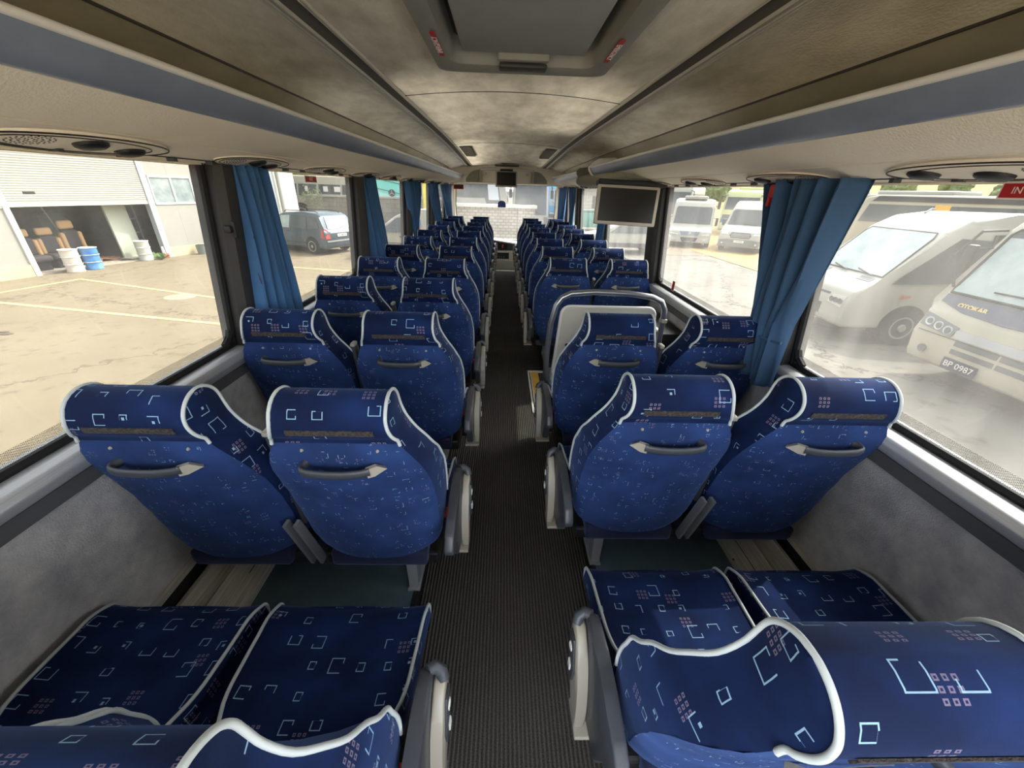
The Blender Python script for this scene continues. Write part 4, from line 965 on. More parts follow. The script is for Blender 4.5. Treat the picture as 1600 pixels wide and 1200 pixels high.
# ---------------------------------------------------------------- vehicles
def body(name, prof, W, zb, k, m_, parent, bev=.07, seg=3):
    b = MB(); b.prism(prof, -W, W, 'x', bev, seg)
    for v in b.bm.verts:
        if v.co.z > zb: v.co.x *= (W - (v.co.z - zb) * k) / W
    return b.build(name, m_, parent, smooth=35)
class Veh:
    """nose at local y=0 pointing +y, body trailing behind; z=0 is the ground"""
    def __init__(s, name, label, loc, heading, prof, W, zb, k, paint, cat, group=None, bev=.07):
        s.o = empty(name, (loc[0], loc[1], loc[2] if len(loc) > 2 else G), math.atan2(-heading[0], heading[1]), label, cat, group)
        s.prof, s.W, s.zb, s.k = prof, W, zb, k
        s.body = body('body', prof, W, zb, k, paint, s.o, bev)
    def w(s, z): return s.W - max(0, z - s.zb) * s.k
    def yf(s, z):   # foremost y of the profile at height z
        best = -99; P = s.prof
        for a, c in zip(P, P[1:] + P[:1]):
            if (a[1] - z) * (c[1] - z) <= 0 and a[1] != c[1]: best = max(best, a[0] + (c[0] - a[0]) * (z - a[1]) / (c[1] - a[1]))
        return best
    def yr(s, z):
        best = 99; P = s.prof
        for a, c in zip(P, P[1:] + P[:1]):
            if (a[1] - z) * (c[1] - z) <= 0 and a[1] != c[1]: best = min(best, a[0] + (c[0] - a[0]) * (z - a[1]) / (c[1] - a[1]))
        return best
    def front(s, name, pts, m_, t=.02, d=.004, rear=False, parent=None):
        f = s.yr if rear else s.yf; sg = -1 if rear else 1
        b = MB(); b.slab([(x, f(z) + sg * d, z) for x, z in pts], t); return b.build(name, m_, parent or s.o)
    def side(s, name, pts, m_, sg=-1, t=.02, d=.004, parent=None):
        b = MB(); b.slab([(sg * (s.w(z) + d), y, z) for y, z in pts], t); return b.build(name, m_, parent or s.o)
    def wheel(s, y, r, sg, wd=.22, hub=.0, rimr=.6):
        x = sg * (s.W - wd + .03)
        b = MB(); xs = (x, x + sg * wd)
        b.lathe([(r * .55, x), (r * .93, x), (r, x + sg * .03), (r, x + sg * (wd - .03)), (r * .94, x + sg * wd), (r * rimr, x + sg * wd)], (0, y, r), 28, 'x'); o = b.build('wheel', MT['tyre'], s.o, smooth=40)
        b = MB(); b.lathe([(r * rimr, x + sg * (wd - .03)), (r * rimr, x + sg * (wd + .004)), (r * rimr * .86, x + sg * (wd + .002)), (r * rimr * .75, x + sg * (wd - .05)), (r * .22, x + sg * (wd - .03 + hub)), (r * .18, x + sg * (wd + .01 + hub)), (.001, x + sg * (wd + .012 + hub))], (0, y, r), 24, 'x'); b.build('rim', MT['rim'], o, smooth=35)
        b = MB(); pts = [(y + (r + .07) * math.cos(a), max(.12, r + (r + .07) * math.sin(a))) for a in [PI * (-.12 + 1.24 * k / 20) for k in range(21)]]
        b.prism(pts, *sorted((sg * (s.W - .25), sg * (s.W + .003))), 'x'); b.build('wheel_arch', MT['slot'], s.o)
        return o
    def mirror(s, x, y, z, h=.3, m_=None):
        b = MB(); b.box(x - .07, x + .07, y - .05, y + .05, z - h / 2, z + h / 2, .03); b.tube([(x, y, z + h * .3), (x * .86, y - .12, z + h * .45)], .015, 6)
        b.build('mirror', m_ or MT['black'], s.o, smooth=40)
    def plate(s, x, z, w_, h_, txt=None, rear=False, dark=False, y=None):
        f = s.yr if rear else s.yf; sg = -1 if rear else 1; yy = (f(z) if y is None else y) + sg * .02
        b = MB(); b.box(x - w_ / 2, x + w_ / 2, yy - .008, yy + .008, z - h_ / 2, z + h_ / 2, .002); p = b.build('number_plate', MT['platedark'] if dark else MT['plate'], s.o)
        if txt: text('plate_characters', txt, h_ * .75, MT['lettwhite'] if dark else MT['black'], frame((x, yy + sg * .010, z), (-sg, 0, 0), (0, 0, 1)), p, .002, 1.05)
# --- cream bus with dark nose band, nearest on the right
v = Veh('minibus', 'cream bus with dark nose band and gold lettering, nearest on the right', (6.72, 4.97), (-1, .03),
        [(-.06, .30), (0, .42), (.0, .75), (-.05, 1.10), (-.14, 1.22), (-.62, 2.30), (-.85, 2.58), (-1.3, 2.68), (-6.8, 2.66), (-6.9, 2.4), (-6.9, .35)], 1.08, 1.3, .05, MT['paintcream'], 'bus', bev=.09)
W = 1.08
v.front('windscreen', [(-.98, 1.38), (.98, 1.38), (.98, 1.5), (.92, 2.22), (.86, 2.3), (-.86, 2.3), (-.92, 2.22), (-.98, 1.5)], MT['vglass2'], .015, .012)
b = MB(); pts = [(x, v.yf(z) + .02, z) for x, z in [(-.98, 1.38), (.98, 1.38), (.98, 1.5), (.92, 2.22), (.86, 2.3), (-.86, 2.3), (-.92, 2.22), (-.98, 1.5)]]
b.tube(pts, .02, 6, closed=True); b.build('windscreen_seal', MT['black'], v.o, smooth=50)
v.front('upper_tint', [(-.90, 2.19), (.90, 2.19), (.86, 2.29), (-.86, 2.29)], MT['grille'], .004, .022)
v.front('nose_band', [(-1.0, 1.24), (-.6, 1.15), (0, 1.12), (.6, 1.15), (1.0, 1.24), (1.0, 1.35), (-1.0, 1.35)], mat('slate_blue_band', (76, 80, 96), .4), .016, .01)
text('lettering', 'OTOKAR', .085, mat('gold_lettering', (214, 196, 128), .5), frame((.52, v.yf(1.22) + .03, 1.235), (-1, .0, 0), (0, -.06, 1)), v.o, .003, 1.15, bold=.004)
for s_ in (-1, 1):
    v.front('headlamp_surround', [(s_ * 1.02, .86), (s_ * .50, .80), (s_ * .46, .95), (s_ * 1.02, 1.06)], MT['trimgrey'], .03, .008)
    for k in range(3):
        b = MB(); b.lathe([(.062, 0), (.066, .02), (.05, .012), (.02, .004)], (s_ * (.58 + .155 * k), v.yf(.9) + .015, .885 + .028 * k), 18, 'y'); b.build('headlamp', MT['lamp'], v.o, smooth=40)
        b = MB(); b.lathe([(.042, 0), (.04, .008)], (s_ * (.58 + .155 * k), v.yf(.9) + .028, .885 + .028 * k), 14, 'y'); b.build('lamp_bowl', MT['lampdark'], v.o)
    b = MB(); b.lathe([(.06, 0), (.062, .02), (.045, .012)], (s_ * .80, v.yf(.5) + .01, .52), 16, 'y'); b.build('fog_lamp', MT['lampdark'], v.o, smooth=40)
v.front('grey_strip', [(-.46, .80), (.46, .80), (.48, .92), (-.48, .92)], mat('grey_strip', (168, 170, 172), .5), .02, .006)
for z_ in (.70, .58):
    for xa, xb in ((-.62, -.22), (-.18, .40)):
        v.front('grille_slot', [(xa, z_), (xb, z_), (xb, z_ + .07), (xa, z_ + .07)], MT['lampdark'], .012, .004)
v.front('bumper_seam', [(-1.0, .775), (1.0, .775), (1.0, .785), (-1.0, .785)], MT['grille'], .01, .008)
v.plate(.18, .44, .48, .16, 'BP 0987', dark=True)
b = MB(); b.tube([(-.55, v.yf(1.4) + .05, 1.36), (-.05, v.yf(1.52) + .05, 1.5), (.45, v.yf(1.5) + .05, 1.49)], .012, 6); b.tube([(-.8, v.yf(1.25) + .04, 1.25), (-.55, v.yf(1.4) + .06, 1.40)], .02, 6); b.build('wiper', MT['black'], v.o)
b = MB(); b.tube([(1.02, v.yf(1.4), 1.45), (1.16, v.yf(1.5) + .12, 1.9), (1.14, v.yf(2.0) + .12, 2.25), (1.0, v.yf(2.2), 2.28)], .02, 6); b.build('mirror_arm', MT['black'], v.o)
v.mirror(1.14, v.yf(1.8) + .05, 1.85, .42)
v.mirror(-1.14, v.yf(1.8) + .05, 1.85, .42)
for s_ in (-1, 1):
    v.side('side_window', [(-1.0, 1.3), (-6.5, 1.3), (-6.5, 2.2), (-1.35, 2.2)], MT['vglass'], s_, .015, .005)
    v.wheel(-1.25, .38, s_); v.wheel(-5.0, .38, s_)
# dashboard bits visible through glass are part of the pane's look: a steering wheel shape behind would be hidden
# --- white minibus with raked windscreen
v = Veh('minibus', 'white minibus with raked windscreen and open dark side door, behind the curtain edge', (6.72, 8.38), (-1, .08),
        [(-.05, .32), (0, .45), (-.01, .80), (-.10, 1.02), (-.35, 1.16), (-.55, 1.27), (-1.32, 2.14), (-1.7, 2.36), (-2.4, 2.46), (-6.6, 2.46), (-6.7, 2.2), (-6.7, .35)], 1.0, 1.2, .09, MT['paintw'], 'bus', bev=.08)
v.front('windscreen', [(-.88, 1.31), (.88, 1.31), (.84, 2.02), (.78, 2.11), (-.78, 2.11), (-.84, 2.02)], MT['vglass2'], .015, .014)
b = MB(); b.tube([(x, v.yf(z) + .016, z) for x, z in [(-.88, 1.31), (.88, 1.31), (.84, 2.02), (.78, 2.11), (-.78, 2.11), (-.84, 2.02)]], .015, 6, closed=True); b.build('windscreen_seal', MT['black'], v.o)
b = MB(); b.tube([(-.7, v.yf(1.27) + .03, 1.30), (-.2, v.yf(1.35) + .03, 1.37)], .012, 6); b.build('wiper', MT['black'], v.o); b = MB(); b.tube([(.0, v.yf(1.27) + .03, 1.30), (.5, v.yf(1.35) + .03, 1.37)], .012, 6); b.build('wiper', MT['black'], v.o)
for s_ in (-1, 1):
    v.front('scuttle_vent', [(s_ * .45, 1.2), (s_ * .8, 1.2), (s_ * .8, 1.26), (s_ * .45, 1.26)], MT['trimgrey'], .012, .004)
    v.front('headlamp_surround', [(s_ * .92, .70), (s_ * .50, .74), (s_ * .56, .90), (s_ * .92, .92)], MT['cream'], .03, .006)
    for k in range(3):
        b = MB(); b.lathe([(.05, 0), (.054, .018), (.03, .006)], (s_ * (.62 + .12 * k), v.yf(.8) + .018, .815 - .0 * k), 16, 'y'); b.build('headlamp', MT['lampdark'], v.o, smooth=40)
v.front('grille', [(-.45, .87), (-.05, .87), (-.05, .91), (-.45, .91)], MT['grille'], .012, .004); v.front('grille', [(.05, .87), (.45, .87), (.45, .91), (.05, .91)], MT['grille'], .012, .004)
v.front('lower_grille', [(-.36, .46), (.36, .46), (.36, .68), (-.36, .68)], MT['grille'], .014, .004); v.plate(.0, .57, .5, .13, 'CB 1817 BM')
b = MB(); b.tube([(.07 * math.cos(a), v.yf(.98) + .02, .99 + .07 * math.sin(a)) for a in [2 * PI * k / 20 for k in range(20)]], .007, 5, closed=True); 
for a in (90, 210, 330): b.tube([(0, v.yf(.98) + .02, .99), (.068 * math.cos(math.radians(a)), v.yf(.98) + .02, .99 + .068 * math.sin(math.radians(a)))], .006, 5)
b.build('round_badge', MT['rim'], v.o)
for s_ in (-1, 1):
    v.side('cab_window', [(-.70, 1.20), (-.78, 1.30), (-1.62, 2.04), (-2.15, 2.02), (-2.15, 1.30), (-1.4, 1.23)], MT['vglass'], s_, .016, .006)
    v.side('door_opening', [(-2.2, 1.33), (-2.15, 2.12), (-2.9, 2.16), (-2.9, 1.33)], MT['slot'], s_, .016, .006)
    v.side('door_seal', [(-2.16, 2.12), (-2.20, 2.12), (-2.24, 1.2), (-1.92, .42), (-1.82, .42), (-2.16, 1.2)], MT['grille'], s_, .02, .008)
    v.side('side_window', [(-3.0, 1.33), (-6.3, 1.33), (-6.3, 2.05), (-3.0, 2.1)], MT['vglass'], s_, .016, .006)
    v.side('side_lamp', [(-.95, .93), (-1.12, .96), (-1.15, 1.0), (-.98, 1.0)], MT['amber'], s_, .02, .008)
    v.wheel(-1.22, .37, s_, hub=.02); v.wheel(-4.9, .37, s_)
v.side('door_paper', [(-2.42, 1.78), (-2.78, 1.78), (-2.78, 2.0), (-2.42, 2.0)], mat('brown_card', (176, 148, 112), .8), 1, .01, .02)
b = MB(); b.tube([(.99, -1.9, 1.95), (1.12, -1.7, 2.02), (1.14, -1.5, 1.98)], .015, 6); b.box(1.08, 1.18, -1.62, -1.44, 1.62, 1.95, .04); b.build('mirror', MT['grille'], v.o, smooth=40)
b = MB(); b.tube([(0.4, -1.9, 2.42), (.5, -2.1, 2.50), (.55, -2.2, 2.49)], .02, 6); b.build('roof_aerial', MT['trimgrey'], v.o)
# --- white high-roof van facing us
def van_profile(): return [(-.05, .28), (0, .40), (-.02, .80), (-.12, 1.02), (-.85, 1.28), (-1.35, 2.0), (-1.75, 2.32), (-2.4, 2.42), (-5.4, 2.42), (-5.5, 2.1), (-5.55, .35)]
v = Veh('passenger_van', 'white high-roof passenger van with dark bumper, facing us beside the curtain', (12.0, 20.9), (-.62, -.78), van_profile(), 1.0, 1.1, .13, MT['paintw'], 'van')
v.front('windscreen', [(-.86, 1.30), (.86, 1.30), (.80, 1.95), (.72, 2.03), (-.72, 2.03), (-.80, 1.95)], MT['vglass'], .015, .014)
v.front('grille', [(-.42, .72), (.42, .72), (.5, .84), (.42, .98), (-.42, .98), (-.5, .84)], MT['grille'], .03, .01)
for z_ in (.78, .84, .90): v.front('grille_bar', [(-.42, z_), (.42, z_), (.42, z_ + .02), (-.42, z_ + .02)], MT['rim'], .02, .026)
v.front('lower_bumper', [(-.94, .32), (.94, .32), (.94, .62), (.6, .66), (-.6, .66), (-.94, .62)], MT['trimgrey'], .03, .008)
v.plate(0, .56, .46, .11, 'CB 4418')
b = MB(); b.tube([(-.5, v.yf(1.3) + .03, 1.33), (.1, v.yf(1.36) + .03, 1.38)], .012, 6); b.build('wiper', MT['black'], v.o)
for s_ in (-1, 1):
    v.front('headlamp', [(s_ * .56, .86), (s_ * .92, .88), (s_ * .9, 1.06), (s_ * .62, 1.0)], MT['lamp'], .04, .006)
    b = MB(); b.lathe([(.05, 0), (.04, .01)], (s_ * .78, v.yf(.45) + .022, .46), 12, 'y'); b.build('fog_lamp', MT['lamp'], v.o)
    v.side('cab_window', [(-1.0, 1.32), (-1.45, 1.92), (-2.0, 1.95), (-2.0, 1.28)], MT['vglass'], s_, .016, .006)
    v.side('side_window', [(-2.15, 1.3), (-2.15, 1.98), (-5.2, 1.98), (-5.2, 1.3)], MT['vglass'], s_, .016, .006)
    v.wheel(-.95, .35, s_); v.wheel(-4.3, .35, s_); v.mirror(s_ * 1.12, -1.1, 1.38, .3)
b = MB()
for k in range(5): b.box(-.5 + .25 * k, -.48 + .25 * k, -4.8, -2.3, 2.415, 2.435)
b.build('roof_ribs', MT['paintw'], v.o)
# --- white midi-bus with roof unit facing us
v = Veh('minibus', 'white bus with blue-grey grille and roof unit, facing us past the dark pillar', (10.15, 22.6), (-.40, -.92), [(-.05, .28), (0, .42), (-.02, .72), (-.10, .88), (-.75, 1.15), (-1.1, 2.05), (-1.3, 2.30), (-1.9, 2.42), (-7, 2.44), (-7.1, .35)], 1.08, 1.1, .03, MT['paintw'], 'bus')
v.front('windscreen', [(-.95, 1.2), (.95, 1.2), (.92, 1.95), (.86, 2.06), (-.86, 2.06), (-.92, 1.95)], MT['vglass'], .015, .014)
v.front('grille', [(-.42, .66), (.42, .66), (.52, .84), (-.52, .84)], mat('blue_grey_grille', (104, 122, 140), .5), .03, .01)
b = MB(); b.lathe([(.07, 0), (.06, .015)], (0, v.yf(.75) + .02, .75), 16, 'y'); b.build('round_badge', MT['rim'], v.o)
v.front('lower_bumper', [(-1.0, .3), (1.0, .3), (1.02, .56), (-1.02, .56)], mat('silver_bumper', (188, 188, 184), .5), .03, .008)
v.front('lower_intake', [(-.35, .34), (.35, .34), (.45, .55), (-.45, .55)], MT['grille'], .03, .016)
v.plate(.05, .34, .5, .12, 'A 53 87', dark=True)
for s_ in (-1, 1):
    v.front('headlamp', [(s_ * .58, .66), (s_ * .98, .70), (s_ * 1.0, 1.0), (s_ * .86, .94)], MT['lamp'], .04, .006)
    b = MB(); b.box(*sorted((s_ * .68, s_ * .88)), v.yf(.45) - .01, v.yf(.45) + .03, .38, .5, .01); b.build('fog_lamp', MT['lamp'], v.o)
    v.side('side_window', [(-1.2, 1.25), (-1.35, 2.0), (-6.8, 2.02), (-6.8, 1.25)], MT['vglass'], s_, .016, .006)
    v.wheel(-1.0, .38, s_); v.wheel(-5.2, .38, s_); v.mirror(s_ * 1.24, -.75, 1.35, .42)
b = MB(); b.box(-.62, .62, -3.0, -1.6, 2.42, 2.60, .08); b.build('roof_unit', MT['paintw'], v.o, smooth=40)
# --- coaches further back
def coach(name, label, loc, heading, L_, H_, W_, paint, band=(1.35, 2.75), front_=None, group=None, posts=True, glassm='vglass', skirt=None, mirrors=True, roofbox=False, dirt=None, cat='bus', tall=False):
    prof = [(-.08, .30), (0, .45), (0, 1.1), (-.05, 1.5), (-.35, H_ - .45), (-.60, H_ - .12), (-1.1, H_), (-L_ + .3, H_), (-L_, H_ - .3), (-L_, .4)]
    v = Veh(name, label, loc, heading, prof, W_, 1.3, .045, paint, cat, group, bev=.12)
    ws = v.front('windscreen', [(-W_ + .12, 1.15), (W_ - .12, 1.15), (W_ - .2, H_ - .5), (-W_ + .2, H_ - .5)], MT[front_ or glassm], .015, .02)
    n = int(L_ / 1.6)
    for s_ in (-1, 1):
        v.side('window_band', [(-.55, band[0]), (-L_ + .4, band[0]), (-L_ + .5, band[1]), (-.75, band[1])], MT[glassm], s_, .015, .01)
        if posts:
            for k in range(1, n):
                y = -.5 - k * 1.6; v.side('window_post', [(y, band[0]), (y - .07, band[0]), (y - .07, band[1]), (y, band[1])], MT['grille'], s_, .02, .016)
        v.wheel(-2.5, .48, s_, .28); v.wheel(-L_ + 3.2, .48, s_, .28)
        if L_ > 11: v.wheel(-L_ + 4.35, .48, s_, .28)
        if skirt is not None: v.side('skirt_panel', [(-.3, .5), (-L_ + .2, .5), (-L_ + .2, band[0] - .05), (-.3, band[0] - .05)], skirt, s_, .014, .008)
        v.front('headlamp', [(s_ * .62, .62), (s_ * (W_ - .12), .64), (s_ * (W_ - .12), .86), (s_ * .68, .82)], MT['lamp'], .03, .008)
        if mirrors:
            b = MB(); b.tube([(s_ * (W_ - .15), v.yf(H_ - .4), H_ - .35), (s_ * (W_ + .12), .32, H_ - .45), (s_ * (W_ + .14), .42, H_ - .9)], .035, 8); b.box(s_ * (W_ + .14) - .1, s_ * (W_ + .14) + .1, .36, .48, H_ - 1.35, H_ - .85, .04); b.build('mirror', MT['grille'] if paint is not MT.get('turq') else paint, v.o, smooth=50)
    b = MB(); b.tube([(-.7, v.yf(1.25) + .05, 1.2), (.1, v.yf(1.6) + .05, 1.55)], .015, 6); b.build('wiper', MT['black'], v.o)
    v.plate(0, .42, .5, .12)
    if roofbox:
        b = MB(); b.box(-W_ + .35, W_ - .35, -L_ * .62, -L_ * .3, H_ - .02, H_ + .22, .1); b.build('roof_unit', paint, v.o, smooth=40)
    return v
MT['turq'] = mat('turquoise_paint', (120, 214, 204), .4)
MT['blue'] = mat('bright_blue_paint', (34, 132, 204), .4)
MT['bluedk'] = mat('blue_lower_paint', (52, 104, 158), .45)
coach('coach', 'long white coach with dark window band and twin rear axle, behind white minibus', (25.0, 18.5), (.10, -1.0), 13.5, 3.0, 1.25, MT['paintw'], (1.75, 2.7), posts=True, glassm='vglass2', skirt=MT['paintcream'], roofbox=True)
v = coach('coach', 'white coach with black window band and yellow pillar, behind the cream bus', (17.6, 21.4), (-.70, .71), 15, 2.9, 1.25, MT['paintcream'], (1.75, 2.5))
v.side('yellow_pillar', [(-3.0, 1.72), (-3.5, 1.72), (-3.5, 2.55), (-3.0, 2.55)], MT['yellow'], 1, .02, .02); v.side('yellow_pillar', [(-3.0, 1.72), (-3.5, 1.72), (-3.5, 2.55), (-3.0, 2.55)], MT['yellow'], -1, .02, .02)
v.side('dark_cantrail', [(-.8, 2.63), (-14.5, 2.63), (-14.5, 2.84), (-1.0, 2.84)], MT['grille'], -1, .02, .02); v.side('dark_cantrail', [(-.8, 2.63), (-14.5, 2.63), (-14.5, 2.84), (-1.0, 2.84)], MT['grille'], 1, .02, .02)
coach('coach', 'black-roofed coach far behind the white coaches', (32, 22.5), (-.60, .8), 12, 3.35, 1.25, MT['trimgrey'])
v = coach('coach', 'coach with black windscreen and blue lower front above the high-roof van', (17.3, 31.0), (-.60, -.80), 11, 3.1, 1.25, mat('yellow_green_paint', (196, 200, 150), .5), (1.4, 2.6), glassm='vglass', roofbox=True)
v.front('blue_front', [(-1.15, .35), (1.15, .35), (1.15, 1.12), (-1.15, 1.12)], MT['bluedk'], .03, .01)
coach('coach', 'black-glassed coach directly behind the white bus with the roof unit', (14.4, 36.0), (-.5, -.86), 11, 3.35, 1.25, MT['paintw'], front_='vglass')
coach('white_truck', 'tall cream truck between blue-fronted coach and curtain', (28.5, 35), (-.6, -.8), 8, 3.5, 1.2, MT['paintcream'], (2.2, 2.6), posts=False, cat='truck')
v = Veh('parked_car', 'low white car under the side screen, beyond the empty slab', (3.7, 20.4), (-1, .05), [(0, .3), (0, .7), (-1.1, .95), (-1.7, 1.35), (-3.2, 1.36), (-3.9, 1.0), (-4.2, .9), (-4.2, .3)], .85, .9, .25, MT['paintw'], 'car')
for sg in (1, -1):
    v.side('side_window', [(-1.3, .93), (-1.8, 1.27), (-3.1, 1.28), (-3.6, .95)], MT['vglass'], sg, .012, .006); v.side('sill_strip', [(-.9, .3), (-3.2, .3), (-3.2, .5), (-.9, .5)], MT['grille'], sg, .012, .006)
    v.wheel(-.8, .31, sg, .2); v.wheel(-3.4, .31, sg, .2)
# pole
b = MB(); b.tube([(33.5, 27.5, G), (33.5, 27.5, 2.5)], .09, 8); tag(b.build('lamp_pole', MT['trimgrey']), 'grey pole rising behind the white coaches', 'pole')
b = MB(); b.tube([(15.5, 47, G), (15.5, 47, 2.5)], .07, 8); tag(b.build('lamp_pole', MT['white']), 'thin white pole in the field right of the dark window pillar', 'pole')
# trees & hills ----------------------------------------------------------
def tree(name, x, y, z, r, h, label, seed, trunk=True, m_=None, group='distant trees'):
    rnd = random.Random(seed); o = empty(name, (x, y, z), 0, label, 'tree', group)
    b = MB()
    for k in range(9):
        a = rnd.uniform(0, 2 * PI); rr = r * rnd.uniform(.1, .62); c = Vector((rr * math.cos(a), rr * math.sin(a), h * rnd.uniform(.45, .85))); s_ = r * rnd.uniform(.38, .6)
        res = bmesh.ops.create_icosphere(b.bm, subdivisions=3, radius=s_)
        for v_ in res['verts']:
            n_ = v_.co.normalized(); k_ = 1 + .22 * math.sin(n_.x * 9 + seed + k) * math.sin(n_.y * 8 + k) * math.sin(n_.z * 9) + rnd.uniform(-.09, .09); v_.co = Vector((n_.x * s_ * k_, n_.y * s_ * k_, n_.z * s_ * k_ * .9)) + c
    b.build('crown', m_ or MT['leaf'], o)
    b = MB(); b.tube([(0, 0, 0), (.05 * r, 0, h * .3), (0, 0, h * .6)], [r * .10, r * .08, r * .05], 8); b.build('trunk', MT['trunk'], o)
    return o
NAMES = []
for k in range(15):
    a = math.radians(18 + k * 4.1); d = 106 + 14 * math.sin(k * 2.3); x, y = d * math.sin(a), d * math.cos(a)
    gzv = G + max(0, d - 76) * .058
    tree('tree', x, y, gzv - .2, 3.1 + .8 * math.sin(k * 1.7), 5.0 + 1.0 * math.sin(k * 2.9), 'distant green tree in the line between field and hazy hill', 30 + k, group='tree line behind the field')
tree('tree', 112, 60, 0.2, 9.5, 12.5, 'big grey-green tree behind the coaches near the red notice', 77)
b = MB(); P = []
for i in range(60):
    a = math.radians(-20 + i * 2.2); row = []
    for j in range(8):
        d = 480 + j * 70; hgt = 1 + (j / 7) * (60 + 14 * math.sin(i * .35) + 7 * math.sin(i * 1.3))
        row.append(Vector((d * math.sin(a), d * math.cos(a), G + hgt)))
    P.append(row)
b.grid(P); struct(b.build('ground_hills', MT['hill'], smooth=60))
# ---------------------------------------------------------------- garage
d_ = Vector((.9, 3.5, 0)).normalized(); P1 = Vector((-13.35, 11.75, G))
ga = math.atan2(d_.y, d_.x)
g = empty('garage', P1, ga, 'white panelled garage with half-raised roller door', 'building')
# local: x along the front, -y towards the coach, y into the building
def gb(name, m_, x0, x1, y0, y1, z0, z1, parent=g, bev=0): return boxo(name, m_, x0, x1, y0, y1, z0, z1, parent, bev)
fr = -1
gb('wall_panel', MT['sheetw'], -12, -.12, 0, .12, .32, 5.2); gb('plinth', MT['plinth'], -12, -.12, -.03, .14, 0, .32)
gb('wall_panel', MT['sheetw'], 3.8, 9.35, 0, .12, .32, 1.77); gb('wall_panel', MT['sheetw'], 3.8, 9.35, 0, .12, 2.70, 5.2); gb('wall_panel', MT['sheetw'], 5.45, 9.35, .001, .119, 1.70, 2.75)
gb('plinth', MT['plinth'], 3.8, 9.35, -.03, .14, 0, .32)
gb('door_header', MT['sheetw'], -.12, 3.8, 0, .12, 4.0, 5.2)
gb('corner_column', MT['bsteel'], 3.60, 3.80, -.06, .14, 0, 5.2); gb('corner_column', MT['white'], -.12, 0, -.05, .14, 0, 5.2); gb('corner_column', MT['bsteel'], 9.35, 9.5, -.05, .2, 0, 5.2)
b = MB(); b.tube([(9.75, -.12, 0), (9.75, -.12, 5.2)], .09, 12); b.build('rain_pipe', MT['sheetw'], g, smooth=50)
gb('end_wall', mat('white_render', (206, 206, 198), .8), 9.5, 11.0, .05, .3, 0, 4.2)
for xs_ in (-3.2, -1.1, 4.6, 7.0): gb('panel_seam', MT['bsteel'], xs_, xs_ + .012, -.004, 0.0, .33, 5.1)
# shutter
b = MB(); P = []
n_ = 34
for i in range(n_ * 4 + 1):
    z = 1.9 + (4.0 - 1.9) * i / (n_ * 4); P.append([Vector((x, -.01 - .008 * (1, .4, 0, .6)[i % 4], z)) for x in (0, 3.6)])
b.grid(P); sh = b.build('roller_shutter', MT['sheetw'], g); md = sh.modifiers.new('t', 'SOLIDIFY'); md.thickness = .02
gb('shutter_foot', mat('cream_shutter_foot', (218, 212, 180), .6), 0, 3.6, -.03, .03, 1.80, 1.92); gb('shutter_handle', MT['black'], .42, .68, -.045, -.03, 2.12, 2.18, g, .01); gb('shutter_latch', MT['bsteel'], 3.2, 3.4, -.04, -.02, 2.0, 2.02)
# windows of the garage
for x0, x1 in ((3.85, 5.42), (-1.9, -.12)):
    fr_ = MB()
    for a in ((x0, x1, -.03, .05, 1.77, 1.83), (x0, x1, -.03, .05, 2.64, 2.70), (x0, x0 + .05, -.03, .05, 1.77, 2.7), (x1 - .05, x1, -.03, .05, 1.77, 2.7), ((x0 + x1) / 2 - .03, (x0 + x1) / 2 + .03, -.03, .05, 1.77, 2.7)): fr_.box(*a)
    wf = fr_.build('window_frame', MT['white'], g); gb('pane', mat('grey_pane_painted_reflection', (120, 134, 136), .15, spec=.8, rgb2=(170, 178, 176), scale=2.2), x0 + .04, x1 - .04, 0.0, .02, 1.8, 2.66, wf)  # reflections are painted into the pane as paler grey patches
# inside
gb('inner_floor', mat('garage_floor', (170, 160, 144), .8), -2, 9, .12, 7, -.02, .03); gb('inner_wall', mat('dim_green_grey_wall', (168, 176, 164), .9, var=.2, scale=2), -2, 9, 7, 7.1, 0, 5); gb('inner_roof', MT['bsteel'], -12, 9.5, .12, 7.1, 5.1, 5.2)
gb('inner_wall', MT['trimgrey'], -2.1, -2, .12, 7, 0, 5.1); gb('inner_wall', MT['trimgrey'], 9, 9.1, .12, 7, 0, 5.1)
def GL(x, y, z=0): # garage local to world
    return g.matrix_basis @ Vector((x, y, z)) if False else P1 + d_ * x + Vector((-d_.y, d_.x, 0)) * y + Vector((0, 0, z))
def put(o, x, y, z=0, rz=0): o.location = GL(x, y, z); o.rotation_euler = (0, 0, ga + rz); return o
# leaning white door inside and rack
o = boxo('loose_door', mat('pale_green_grey_board', (186, 190, 172), .7), -.36, .36, -.03, .03, 0, 2.1); put(o, 2.95, .55, .03, .15); o.rotation_euler = (math.radians(-4), 0, ga + .1); tag(o, 'pale grey door leaf standing inside the garage opening', 'door leaf')
o = empty('metal_rack'); put(o, 3.42, 1.0, .03, 0); tag(o, 'dark metal rack just inside the right edge of the garage door', 'rack')
for k, (xx, yy) in enumerate(((-.16, -.2), (.2, -.2), (-.16, .2), (.2, .2))): boxo('post', MT['greymetal'], xx - .02, xx + .02, yy - .02, yy + .02, 0, 1.8, o)
for k, z in enumerate((.35, .8, 1.25, 1.7)): boxo('shelf', MT['greymetal'], -.18, .22, -.22, .22, z, z + .03, o)
boxo('stored_box', MT['black'], -.12, .12, -.15, .15, .84, 1.1, o); boxo('stored_box', MT['grille'], -.1, .15, -.15, .15, 1.29, 1.5, o)
